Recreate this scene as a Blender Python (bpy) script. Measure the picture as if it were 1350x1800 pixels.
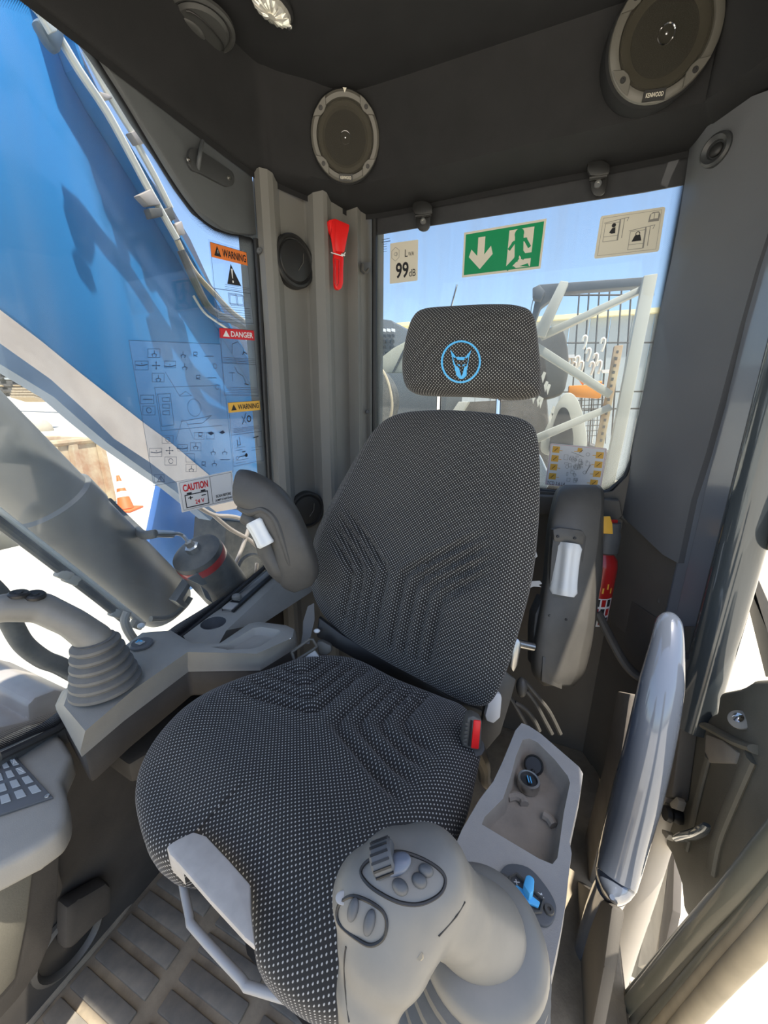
import bpy, bmesh, math, random
from math import sin, cos, pi, radians, sqrt, exp, atan2, degrees
from mathutils import Vector, Matrix
from mathutils.bvhtree import BVHTree
random.seed(7)
for o in list(bpy.data.objects): bpy.data.objects.remove(o)
S = bpy.context.scene
COL = S.collection
V = Vector

# ---------------- camera ----------------
F = 676.0; TH = radians(15.4); YAW = radians(23.2); ROLL = radians(0.5)
CP = V((0, 0, 1.1))
FW = V((-sin(YAW)*cos(TH), cos(YAW)*cos(TH), -sin(TH)))
_rt = V((cos(YAW), sin(YAW), 0)); _up = _rt.cross(FW)
RT = _rt*cos(ROLL) + _up*sin(ROLL); UP = RT.cross(FW)
cd = bpy.data.cameras.new('camera'); cam = bpy.data.objects.new('camera', cd); COL.objects.link(cam)
cd.sensor_fit = 'VERTICAL'; cd.sensor_height = 24.0; cd.lens = 24.0*F/1800.0
cd.clip_start = 0.02; cd.clip_end = 500
M = Matrix((RT, UP, -FW)).transposed().to_4x4(); M.translation = CP
cam.matrix_world = M
S.camera = cam

# ---------------- light ----------------
SUN_FROM = V((0.25, -0.14, 0.95)).normalized()
W = bpy.data.worlds.new('sky'); S.world = W; W.use_nodes = True
nt = W.node_tree; bg = nt.nodes['Background']
sky = nt.nodes.new('ShaderNodeTexSky'); sky.sky_type = 'NISHITA'; sky.sun_disc = False
sky.sun_elevation = math.asin(SUN_FROM.z); sky.sun_rotation = atan2(SUN_FROM.x, SUN_FROM.y)
sky.air_density = 1.0; sky.dust_density = 1.6; sky.ozone_density = 1.0
nt.links.new(sky.outputs[0], bg.inputs[0]); bg.inputs[1].default_value = 0.19
sl = bpy.data.lights.new('sun', 'SUN'); sl.energy = 6.8; sl.angle = radians(0.6); sl.color = (1, .93, .82)
so = bpy.data.objects.new('sun', sl); COL.objects.link(so)
so.rotation_euler = SUN_FROM.to_track_quat('Z', 'Y').to_euler(); so.location = (3, -2, 6)
S.view_settings.view_transform = 'Standard'; S.view_settings.look = 'None'
S.view_settings.exposure = 0.62; S.view_settings.gamma = 1.0; S.view_settings.use_curve_mapping = False

# ---------------- pixel to world ----------------
def ray(u, v): return FW*F + RT*(u-675) - UP*(v-900)
def P(u, v, x=None, y=None, z=None, pl=None, d=None):
    r = ray(u, v)
    if x is not None: return CP + r*((x-CP.x)/r.x)
    if y is not None: return CP + r*((y-CP.y)/r.y)
    if z is not None: return CP + r*((z-CP.z)/r.z)
    if d is not None: return CP + r*(d/F)
    p, n = pl
    return CP + r*((p-CP).dot(n)/r.dot(n))
def depth(p): return (p-CP).dot(FW)
def px(p, n): return n*depth(p)/F          # size in metres of n pixels at p

# ---------------- materials ----------------
MATS = {}
def mat(name, col, rough=.5, metal=0., var=0., vscale=20., bump=0., bscale=300., spec=None, coat=0., dust=0., dcol=(.42,.38,.31), trans=0.):
    if name in MATS: return MATS[name]
    m = bpy.data.materials.new(name); m.use_nodes = True; t = m.node_tree; b = t.nodes['Principled BSDF']
    b.inputs['Base Color'].default_value = (*col, 1); b.inputs['Roughness'].default_value = rough; b.inputs['Metallic'].default_value = metal
    if spec is not None: b.inputs['Specular IOR Level'].default_value = spec
    if coat: b.inputs['Coat Weight'].default_value = coat; b.inputs['Coat Roughness'].default_value = .05
    tc = t.nodes.new('ShaderNodeTexCoord')
    src = None
    if var > 0 or dust > 0:
        n = t.nodes.new('ShaderNodeTexNoise'); n.inputs['Scale'].default_value = vscale; n.inputs['Detail'].default_value = 6
        t.links.new(tc.outputs['Object'], n.inputs['Vector'])
        r = t.nodes.new('ShaderNodeValToRGB'); r.color_ramp.elements[0].position = .3; r.color_ramp.elements[1].position = .7
        r.color_ramp.elements[0].color = (*[c*(1-var) for c in col], 1); r.color_ramp.elements[1].color = (*[min(1, c*(1+var)) for c in col], 1)
        t.links.new(n.outputs['Fac'], r.inputs['Fac']); src = r.outputs['Color']
        if dust > 0:
            n2 = t.nodes.new('ShaderNodeTexNoise'); n2.inputs['Scale'].default_value = vscale*.6; n2.inputs['Detail'].default_value = 9; n2.inputs['Roughness'].default_value = .7
            t.links.new(tc.outputs['Object'], n2.inputs['Vector'])
            mr = t.nodes.new('ShaderNodeMapRange'); mr.inputs[1].default_value = .38; mr.inputs[2].default_value = .72; mr.inputs[4].default_value = dust
            t.links.new(n2.outputs['Fac'], mr.inputs[0])
            mx = t.nodes.new('ShaderNodeMix'); mx.data_type = 'RGBA'; mx.inputs[7].default_value = (*dcol, 1)
            t.links.new(mr.outputs[0], mx.inputs[0]); t.links.new(src, mx.inputs[6]); src = mx.outputs[2]
        t.links.new(src, b.inputs['Base Color'])
    if bump > 0:
        n = t.nodes.new('ShaderNodeTexNoise'); n.inputs['Scale'].default_value = bscale; n.inputs['Detail'].default_value = 3
        t.links.new(tc.outputs['Object'], n.inputs['Vector'])
        bp = t.nodes.new('ShaderNodeBump'); bp.inputs['Strength'].default_value = bump; bp.inputs['Distance'].default_value = .001
        t.links.new(n.outputs['Fac'], bp.inputs['Height']); t.links.new(bp.outputs[0], b.inputs['Normal'])
    MATS[name] = m; return m
def glassmat(name, tint=(1,1,1), haze=.05, streak=0., refl=.06, hcol=(.8,.85,.9), streakdir='V'):
    m = bpy.data.materials.new(name); m.use_nodes = True; t = m.node_tree; t.nodes.clear()
    out = t.nodes.new('ShaderNodeOutputMaterial')
    tr = t.nodes.new('ShaderNodeBsdfTransparent'); tr.inputs[0].default_value = (*tint, 1)
    gl = t.nodes.new('ShaderNodeBsdfGlossy'); gl.inputs['Roughness'].default_value = .02
    df = t.nodes.new('ShaderNodeBsdfDiffuse'); df.inputs[0].default_value = (*hcol, 1)
    m1 = t.nodes.new('ShaderNodeMixShader'); m2 = t.nodes.new('ShaderNodeMixShader')
    fr = t.nodes.new('ShaderNodeLayerWeight'); fr.inputs[0].default_value = .5
    pw = t.nodes.new('ShaderNodeMath'); pw.operation = 'POWER'; pw.inputs[1].default_value = 5
    mul = t.nodes.new('ShaderNodeMath'); mul.operation = 'MULTIPLY_ADD'; mul.inputs[1].default_value = .5; mul.inputs[2].default_value = refl*.6
    t.links.new(fr.outputs['Facing'], pw.inputs[0]); t.links.new(pw.outputs[0], mul.inputs[0]); t.links.new(mul.outputs[0], m1.inputs[0])
    t.links.new(tr.outputs[0], m1.inputs[1]); t.links.new(gl.outputs[0], m1.inputs[2])
    tc = t.nodes.new('ShaderNodeTexCoord'); mp = t.nodes.new('ShaderNodeMapping'); mp.inputs['Scale'].default_value = (18, 18, 1.2) if streakdir == 'V' else (6, 6, 6)
    n = t.nodes.new('ShaderNodeTexNoise'); n.inputs['Scale'].default_value = 1.0; n.inputs['Detail'].default_value = 8
    t.links.new(tc.outputs['Object'], mp.inputs[0]); t.links.new(mp.outputs[0], n.inputs['Vector'])
    mr = t.nodes.new('ShaderNodeMapRange'); mr.inputs[1].default_value = .4; mr.inputs[2].default_value = .75; mr.inputs[3].default_value = haze; mr.inputs[4].default_value = haze+streak
    t.links.new(n.outputs['Fac'], mr.inputs[0]); t.links.new(mr.outputs[0], m2.inputs[0])
    t.links.new(m1.outputs[0], m2.inputs[1]); t.links.new(df.outputs[0], m2.inputs[2]); t.links.new(m2.outputs[0], out.inputs[0])
    MATS[name] = m; return m
def fritmat():
    m = bpy.data.materials.new('frit_print'); m.use_nodes = True; t = m.node_tree; t.nodes.clear()
    out = t.nodes.new('ShaderNodeOutputMaterial'); tr = t.nodes.new('ShaderNodeBsdfTransparent')
    df = t.nodes.new('ShaderNodeBsdfDiffuse'); df.inputs[0].default_value = (.02, .02, .022, 1); mx = t.nodes.new('ShaderNodeMixShader')
    uv = t.nodes.new('ShaderNodeUVMap')
    def latt(off):
        a = t.nodes.new('ShaderNodeVectorMath'); a.operation = 'MULTIPLY_ADD'; a.inputs[1].default_value = (300, 300, 0); a.inputs[2].default_value = (off, off, 0)
        t.links.new(uv.outputs[0], a.inputs[0])
        f = t.nodes.new('ShaderNodeVectorMath'); f.operation = 'FRACTION'; t.links.new(a.outputs[0], f.inputs[0])
        s = t.nodes.new('ShaderNodeVectorMath'); s.operation = 'SUBTRACT'; s.inputs[1].default_value = (.5, .5, 0); t.links.new(f.outputs[0], s.inputs[0])
        l = t.nodes.new('ShaderNodeVectorMath'); l.operation = 'LENGTH'; t.links.new(s.outputs[0], l.inputs[0]); return l.outputs['Value']
    mn = t.nodes.new('ShaderNodeMath'); mn.operation = 'MINIMUM'; t.links.new(latt(0.), mn.inputs[0]); t.links.new(latt(.5), mn.inputs[1])
    sp = t.nodes.new('ShaderNodeSeparateXYZ'); t.links.new(uv.outputs[0], sp.inputs[0])
    mr = t.nodes.new('ShaderNodeMapRange'); mr.inputs[1].default_value = .0; mr.inputs[2].default_value = .022; mr.inputs[3].default_value = .50; mr.inputs[4].default_value = .12
    t.links.new(sp.outputs['Y'], mr.inputs[0])
    lt = t.nodes.new('ShaderNodeMath'); lt.operation = 'LESS_THAN'; t.links.new(mn.outputs[0], lt.inputs[0]); t.links.new(mr.outputs[0], lt.inputs[1])
    t.links.new(lt.outputs[0], mx.inputs[0]); t.links.new(tr.outputs[0], mx.inputs[1]); t.links.new(df.outputs[0], mx.inputs[2]); t.links.new(mx.outputs[0], out.inputs[0])
    MATS['frit_print'] = m; return m
def fabricmat():
    m = bpy.data.materials.new('seat_fabric'); m.use_nodes = True; t = m.node_tree; b = t.nodes['Principled BSDF']
    b.inputs['Roughness'].default_value = .85; b.inputs['Specular IOR Level'].default_value = .25
    b.inputs['Sheen Weight'].default_value = .15; b.inputs['Sheen Roughness'].default_value = .5
    uv = t.nodes.new('ShaderNodeUVMap')
    def latt(off):
        a = t.nodes.new('ShaderNodeVectorMath'); a.operation = 'MULTIPLY_ADD'; a.inputs[1].default_value = (1/.0072, 1/.0066, 0); a.inputs[2].default_value = off
        t.links.new(uv.outputs[0], a.inputs[0])
        f = t.nodes.new('ShaderNodeVectorMath'); f.operation = 'FRACTION'; t.links.new(a.outputs[0], f.inputs[0])
        s = t.nodes.new('ShaderNodeVectorMath'); s.operation = 'SUBTRACT'; s.inputs[1].default_value = (.5, .5, 0); t.links.new(f.outputs[0], s.inputs[0])
        k = t.nodes.new('ShaderNodeVectorMath'); k.operation = 'MULTIPLY'; k.inputs[1].default_value = (1.35, 1.0, 0); t.links.new(s.outputs[0], k.inputs[0])
        l = t.nodes.new('ShaderNodeVectorMath'); l.operation = 'LENGTH'; t.links.new(k.outputs[0], l.inputs[0]); return l.outputs['Value']
    mn = t.nodes.new('ShaderNodeMath'); mn.operation = 'MINIMUM'; t.links.new(latt((0, 0, 0)), mn.inputs[0]); t.links.new(latt((.5, .5, 0)), mn.inputs[1])
    mr = t.nodes.new('ShaderNodeMapRange'); mr.interpolation_type = 'SMOOTHSTEP'; mr.inputs[1].default_value = .11; mr.inputs[2].default_value = .21; mr.inputs[3].default_value = 1; mr.inputs[4].default_value = 0
    t.links.new(mn.outputs[0], mr.inputs[0])
    n = t.nodes.new('ShaderNodeTexNoise'); n.inputs['Scale'].default_value = 9; n.inputs['Detail'].default_value = 5
    tc = t.nodes.new('ShaderNodeTexCoord'); t.links.new(tc.outputs['Object'], n.inputs['Vector'])
    r = t.nodes.new('ShaderNodeValToRGB'); r.color_ramp.elements[0].color = (.020, .019, .0185, 1); r.color_ramp.elements[1].color = (.040, .038, .035, 1)
    t.links.new(n.outputs['Fac'], r.inputs[0])
    mx = t.nodes.new('ShaderNodeMix'); mx.data_type = 'RGBA'; mx.inputs[7].default_value = (.50, .48, .44, 1)
    t.links.new(mr.outputs[0], mx.inputs[0]); t.links.new(r.outputs[0], mx.inputs[6]); t.links.new(mx.outputs[2], b.inputs['Base Color'])
    bp = t.nodes.new('ShaderNodeBump'); bp.inputs['Strength'].default_value = .5; bp.inputs['Distance'].default_value = .0006
    t.links.new(mr.outputs[0], bp.inputs['Height']); t.links.new(bp.outputs[0], b.inputs['Normal'])
    MATS['fabric'] = m; return m
def concretemat():
    m = mat('ground_concrete', (.56, .51, .41), .9, var=.12, vscale=.8, bump=.3, bscale=30, dust=.5, dcol=(.42, .36, .27)); return m
m_fab = fabricmat(); m_frit = fritmat()
m_liner = mat('black_liner_foam', (.020, .0205, .022), .8, var=.1, bump=.3, bscale=900, spec=.3)
m_header = mat('charcoal_header', (.085, .092, .098), .6, var=.06, bump=.15, bscale=700)
m_pillar = mat('grey_pillar_plastic', (.205, .20, .185), .55, var=.05, vscale=6, bump=.15, bscale=900, spec=.4)
m_pillar2 = mat('cool_grey_panel', (.15, .155, .165), .55, var=.05, vscale=5, bump=.15, bscale=900, spec=.4)
m_cons = mat('console_grey', (.28, .27, .24), .6, var=.08, vscale=14, bump=.25, bscale=700, dust=.35, dcol=(.38, .35, .30))
m_consd = mat('console_dark', (.055, .05, .045), .7, var=.15, vscale=10, bump=.2, bscale=500, dust=.25, dcol=(.16, .14, .11))
m_cons2 = mat('console_dusty', (.32, .31, .29), .65, var=.08, vscale=16, bump=.3, bscale=600, dust=.5, dcol=(.45, .40, .34))
m_traydust = mat('tray_dust', (.24, .205, .165), .85, var=.15, vscale=30, bump=.2, bscale=300, dust=.5, dcol=(.34, .29, .23))
m_arm = mat('armrest_black', (.065, .062, .057), .48, var=.12, vscale=12, bump=.2, bscale=900, dust=.25, dcol=(.17, .155, .13))
m_wallr = mat('hazed_brown_liner', (.125, .114, .098), .7, var=.12, vscale=6, bump=.2, bscale=500, dust=.3, dcol=(.20, .18, .15))  # lighter copy of the dark plastic, lens haze mixed into its colour
m_armg = mat('armrest_worn_grey', (.085, .08, .07), .45, var=.12, vscale=12, bump=.2, bscale=900, dust=.3, dcol=(.17, .155, .13))
m_blk = mat('black_plastic', (.02, .02, .02), .45, var=.1)
m_dark = mat('dark_void', (.012, .011, .010), .9)
m_rub = mat('rubber_boot', (.12, .118, .11), .6, var=.1, vscale=20, dust=.45, dcol=(.26, .24, .20))
m_joy = mat('joystick_plastic', (.20, .192, .172), .42, var=.08, vscale=20, dust=.35, dcol=(.30, .28, .24))
m_key = mat('dark_keypad', (.10, .105, .11), .5, var=.1)
m_keyc = mat('keypad_button', (.36, .38, .38), .5)
m_white = mat('white_plastic', (.80, .81, .79), .35)
m_whited = mat('soft_grey_white', (.62, .61, .58), .45)
m_red = mat('red_plastic', (.85, .02, .02), .35)
m_chrome = mat('chrome', (.75, .75, .76), .08, 1.)
m_steel = mat('brushed_steel', (.55, .54, .52), .3, 1.)
m_paintm = mat('glossy_slate_paint', (.24, .26, .30), .28, .15, coat=.6, var=.05, vscale=3, dust=.15, dcol=(.3, .31, .32))
m_pole = mat('glossy_dark_pole', (.075, .09, .10), .12, .3, coat=.8)
m_railp = mat('glossy_grey_rail', (.11, .13, .17), .12, .25, coat=1.)
m_blue = mat('blue_machine_paint', (.025, .18, .42), .25, var=.08, vscale=2.0, coat=.4, dust=.12, dcol=(.09, .26, .48))
m_blue2 = mat('pale_blue_paint', (.16, .36, .78), .4, var=.08, vscale=8)
m_flange = mat('worn_flange_metal', (.38, .32, .27), .4, .2, var=.18, vscale=9, dust=.5, dcol=(.52, .46, .40))
m_flanged = mat('flange_edge', (.16, .23, .34), .4, .2, var=.15, vscale=12)
m_cyl = mat('cylinder_grey', (.15, .15, .142), .38, .1, var=.12, vscale=7, bump=.2, bscale=60, dust=.3, dcol=(.30, .28, .23))
m_hose = mat('hose_rubber', (.05, .05, .048), .5, dust=.4, dcol=(.25, .22, .17))
m_rail = mat('pale_tube_steel', (.72, .68, .58), .35, .2)
m_mat = mat('floor_mat_rubber', (.25, .21, .155), .8, var=.15, vscale=25, bump=.4, bscale=200, dust=.8, dcol=(.42, .35, .245))
m_block = mat('floor_mat_block', (.17, .16, .14), .65, var=.15, vscale=30, dust=.6, dcol=(.31, .265, .20))
m_bar = mat('grey_bar_paint', (.36, .36, .355), .4)
m_paper = mat('dusty_paper', (.50, .46, .41), .8, var=.08, vscale=60)
m_ceild = mat('dark_grille', (.07, .068, .06), .6, bump=.8, bscale=1500)
m_ring = mat('speaker_ring', (.12, .115, .10), .35)
m_cone_ = mat('speaker_cone', (.085, .08, .068), .5)
m_trim = mat('door_trim_plastic', (.14, .132, .105), .5, var=.15, vscale=6, bump=.25, bscale=500, dust=.5, dcol=(.27, .25, .19))
m_trim_l = mat('dusty_trim', (.36, .33, .28), .7, var=.15, vscale=16, dust=.4)
m_seal = mat('tan_seal', (.42, .35, .24), .7, var=.15, vscale=20)
m_sealo = mat('olive_frame', (.16, .155, .115), .45, var=.1, vscale=10, coat=.3)
m_stick = mat('cream_sticker', (.78, .74, .62), .6)
m_stickw = mat('white_sticker', (.82, .82, .82), .5)
m_green = mat('sign_green', (.0, .30, .11), .5)
m_ink = mat('black_ink', (.015, .015, .018), .6)
m_inkg = mat('grey_ink', (.28, .27, .25), .6)
m_orange = mat('warning_orange', (.85, .22, .04), .5)
m_dred = mat('danger_red', (.65, .01, .02), .5)
m_amber = mat('amber_yellow', (.85, .47, .06), .5)
m_emb = mat('light_blue_print', (.10, .48, .85), .5)
m_beltgrey = mat('belt_webbing', (.11, .11, .11), .7)
m_bgl = mat('building_cladding', (.40, .42, .42), .7, var=.06)
m_glass = glassmat('cab_glass', (.93, .97, 1.0), haze=.015, streak=.05, refl=.05)
m_glassr = glassmat('rear_glass_dirty', (.90, .94, .95), haze=.04, streak=.10, refl=.05, hcol=(.72, .74, .74))
m_film = glassmat('clear_film', (.93, .96, 1.0), haze=.035, streak=.02, refl=.03, hcol=(.75, .8, .85), streakdir='N')
m_conc = concretemat()
m_extred = mat('extinguisher_red', (.42, .015, .015), .3, coat=.4)
m_lamp = mat('lamp_lens', (.9, .88, .8), .12, .6)
m_bosc = mat('rusty_cream_steel', (.46, .38, .24), .8, var=.1, vscale=3, dust=.9, dcol=(.25, .07, .02))
m_cone = mat('cone_orange', (.85, .13, .03), .55)
m_rock = mat('dark_scrap', (.10, .09, .08), .9, var=.3, vscale=5)

# ---------------- mesh helpers ----------------
def mesh_obj(name, bm, m, parent=None, smooth=True, ang=35, uv=None):
    bmesh.ops.recalc_face_normals(bm, faces=bm.faces[:])
    me = bpy.data.meshes.new(name); bm.to_mesh(me); bm.free()
    if smooth:
        for p in me.polygons: p.use_smooth = True
        me.set_sharp_from_angle(angle=radians(ang))
    ms = m if isinstance(m, (list, tuple)) else [m]
    for k in ms: me.materials.append(k)
    o = bpy.data.objects.new(name, me); COL.objects.link(o)
    if parent is not None: setp(o, parent)
    return o
def wloc(p):
    v = V((0, 0, 0))
    while p is not None: v = v + p.location; p = p.parent
    return v
def setp(o, parent):
    o.parent = parent
    if o.type == 'MESH': o.location = o.location - wloc(parent)   # vertices are in world coordinates
def recentre(o):
    """move a single-mesh thing's origin to its base centre"""
    vs = [v.co for v in o.data.vertices]; c = V((sum(v.x for v in vs)/len(vs), sum(v.y for v in vs)/len(vs), min(v.z for v in vs)))
    o.data.transform(Matrix.Translation(-c)); o.location = c
def thing(name, label, cat, loc, group=None):
    o = bpy.data.objects.new(name, None); COL.objects.link(o); o.location = V(loc); o.empty_display_size = .05
    o['label'] = label; o['category'] = cat
    if group: o['group'] = group
    return o
def tag(o, label, cat, group=None):
    o['label'] = label; o['category'] = cat
    if group: o['group'] = group
    return o
def struct(name, bm, m, parent=None, **k):
    o = mesh_obj(name, bm, m, parent, **k)
    if parent is None: o['kind'] = 'structure'
    return o
def NB(): return bmesh.new()
def face(bm, pts):
    vs = [bm.verts.new(p) for p in pts]
    try: return bm.faces.new(vs)
    except ValueError: return None
def prism(bm, pts, off, bevel=0., seg=2):
    b = bmesh.new() if bevel > 0 else bm
    a = [b.verts.new(p) for p in pts]; c = [b.verts.new(V(p)+V(off)) for p in pts]; n = len(pts)
    b.faces.new(a[::-1]); b.faces.new(c)
    for i in range(n): b.faces.new([a[i], a[(i+1) % n], c[(i+1) % n], c[i]])
    if bevel > 0:
        bmesh.ops.recalc_face_normals(b, faces=b.faces[:])
        bmesh.ops.bevel(b, geom=b.edges[:]+b.verts[:], offset=bevel, segments=seg, affect='EDGES', profile=.5, clamp_overlap=True)
        merge(bm, b)
def merge(bm, b):
    me = bpy.data.meshes.new('tmp'); b.to_mesh(me); b.free(); bm.from_mesh(me); bpy.data.meshes.remove(me)
def box(bm, c, sx, sy, sz, ax=(1,0,0), ay=(0,1,0), az=(0,0,1), bevel=0., seg=2):
    c = V(c); ax, ay, az = V(ax).normalized()*sx/2, V(ay).normalized()*sy/2, V(az).normalized()*sz/2
    prism(bm, [c-ax-ay-az, c+ax-ay-az, c+ax+ay-az, c-ax+ay-az], az*2, bevel, seg)
def frame_for(t, ref=None):
    t = V(t).normalized(); r = V(ref) if ref is not None else (V((0,0,1)) if abs(t.z) < .9 else V((1,0,0)))
    a = t.cross(r).normalized(); b = t.cross(a).normalized(); return a, b
def cr(pts, n):
    """catmull-rom resample of open path"""
    out = []
    Q = [V(p) for p in pts]
    for i in range(len(Q)-1):
        p0 = Q[max(i-1, 0)]; p1 = Q[i]; p2 = Q[i+1]; p3 = Q[min(i+2, len(Q)-1)]
        for k in range(n):
            t = k/n; out.append(.5*((2*p1)+(p2-p0)*t+(2*p0-5*p1+4*p2-p3)*t*t+(3*p1-p0-3*p2+p3)*t**3))
    out.append(Q[-1]); return out
def crc(pts, n):
    Q = [V(p) for p in pts]; N = len(Q); out = []
    for i in range(N):
        p0, p1, p2, p3 = Q[i-1], Q[i], Q[(i+1) % N], Q[(i+2) % N]
        for k in range(n):
            t = k/n; out.append(.5*((2*p1)+(p2-p0)*t+(2*p0-5*p1+4*p2-p3)*t*t+(3*p1-p0-3*p2+p3)*t**3))
    return out
def tube(bm, pts, r, seg=12, smooth=0, caps=True, ref=None, flat=1.):
    pts = [V(p) for p in pts]
    rs = r if isinstance(r, (list, tuple)) else [r]*len(pts)
    if smooth:
        rr = []
        for i in range(len(rs)-1):
            for k in range(smooth): rr.append(rs[i]+(rs[i+1]-rs[i])*k/smooth)
        rr.append(rs[-1]); pts = cr(pts, smooth); rs = rr
    n = len(pts); rings = []
    a0 = None
    for i, p in enumerate(pts):
        t = (pts[min(i+1, n-1)]-pts[max(i-1, 0)])
        if t.length < 1e-9: t = V((0, 0, 1))
        t.normalize()
        if a0 is None: a, b = frame_for(t, ref)
        else:
            a = (a0 - t*a0.dot(t)).normalized(); b = t.cross(a).normalized()
        a0 = a
        rings.append([bm.verts.new(p+(a*cos(2*pi*k/seg)+b*sin(2*pi*k/seg)*flat)*rs[i]) for k in range(seg)])
    for i in range(n-1):
        for k in range(seg): bm.faces.new([rings[i][k], rings[i][(k+1) % seg], rings[i+1][(k+1) % seg], rings[i+1][k]])
    if caps: bm.faces.new(rings[0][::-1]); bm.faces.new(rings[-1])
def lathe(bm, o, ax, prof, seg=32, ref=None, sx=1., caps=True):
    """prof: list of (radius, height along ax)"""
    o = V(o); ax = V(ax).normalized(); a, b = frame_for(ax, ref); rings = []
    for r, h in prof:
        if r < 1e-6: rings.append([bm.verts.new(o+ax*h)])
        else: rings.append([bm.verts.new(o+ax*h+(a*cos(2*pi*k/seg)*sx+b*sin(2*pi*k/seg))*r) for k in range(seg)])
    for i in range(len(rings)-1):
        A, B = rings[i], rings[i+1]
        for k in range(seg):
            q = [A[k % len(A)], A[(k+1) % len(A)], B[(k+1) % len(B)], B[k % len(B)]]
            u = []
            for v in q:
                if v not in u: u.append(v)
            if len(u) > 2:
                try: bm.faces.new(u)
                except ValueError: pass
    if caps:
        if len(rings[0]) > 1: bm.faces.new(rings[0][::-1])
        if len(rings[-1]) > 1: bm.faces.new(rings[-1])
def ball(bm, c, rx, ry, rz, ax=(1,0,0), ay=(0,1,0), az=(0,0,1), n=12):
    b = bmesh.new(); bmesh.ops.create_uvsphere(b, u_segments=n*2, v_segments=n, radius=1)
    ax, ay, az = V(ax).normalized(), V(ay).normalized(), V(az).normalized()
    for v in b.verts: v.co = V(c)+ax*v.co.x*rx+ay*v.co.y*ry+az*v.co.z*rz
    merge(bm, b)
def loft(bm, rings, close=True, caps=True):
    R = [[bm.verts.new(p) for p in r] for r in rings]; n = len(R[0])
    for i in range(len(R)-1):
        for k in range(n if close else n-1):
            bm.faces.new([R[i][k], R[i][(k+1) % n], R[i+1][(k+1) % n], R[i+1][k]])
    if caps: bm.faces.new(R[0][::-1]); bm.faces.new(R[-1])
def remesh(name, bm, m, parent=None, voxel=.004, smooth=6, fac=.5):
    me = bpy.data.meshes.new('t'); bmesh.ops.recalc_face_normals(bm, faces=bm.faces[:]); bm.to_mesh(me); bm.free()
    o = bpy.data.objects.new('t', me); COL.objects.link(o)
    r = o.modifiers.new('r', 'REMESH'); r.mode = 'VOXEL'; r.voxel_size = voxel
    s = o.modifiers.new('s', 'SMOOTH'); s.iterations = smooth; s.factor = fac
    dg = bpy.context.evaluated_depsgraph_get(); dg.update()
    me2 = bpy.data.meshes.new_from_object(o.evaluated_get(dg)); bpy.data.objects.remove(o)
    me2.name = name
    for p in me2.polygons: p.use_smooth = True
    me2.materials.clear(); me2.materials.append(m)
    o = bpy.data.objects.new(name, me2); COL.objects.link(o)
    if parent is not None: setp(o, parent)
    return o
def hit(o, u, v):
    """point and normal of the surface of o seen at pixel u,v (a modelling aid: seats small parts on a surface)"""
    me = o.data; off = wloc(o)
    t = BVHTree.FromPolygons([w.co+off for w in me.vertices], [tuple(p.vertices) for p in me.polygons])
    r = t.ray_cast(CP, ray(u, v).normalized())
    if r[0] is None: return P(u, v, d=.5), -ray(u, v).normalized()
    n = r[1]
    if n.dot(ray(u, v)) > 0: n = -n
    return r[0], n
def screw(name, p, n, r, m, parent, h=.0015):
    bm = NB(); lathe(bm, V(p)-V(n)*.0005, n, [(r*1.15, 0), (r*1.15, h*.5), (r, h), (r*.45, h), (r*.4, h*.4), (0, h*.4)], 16)
    return mesh_obj(name, bm, m, parent)

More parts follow.
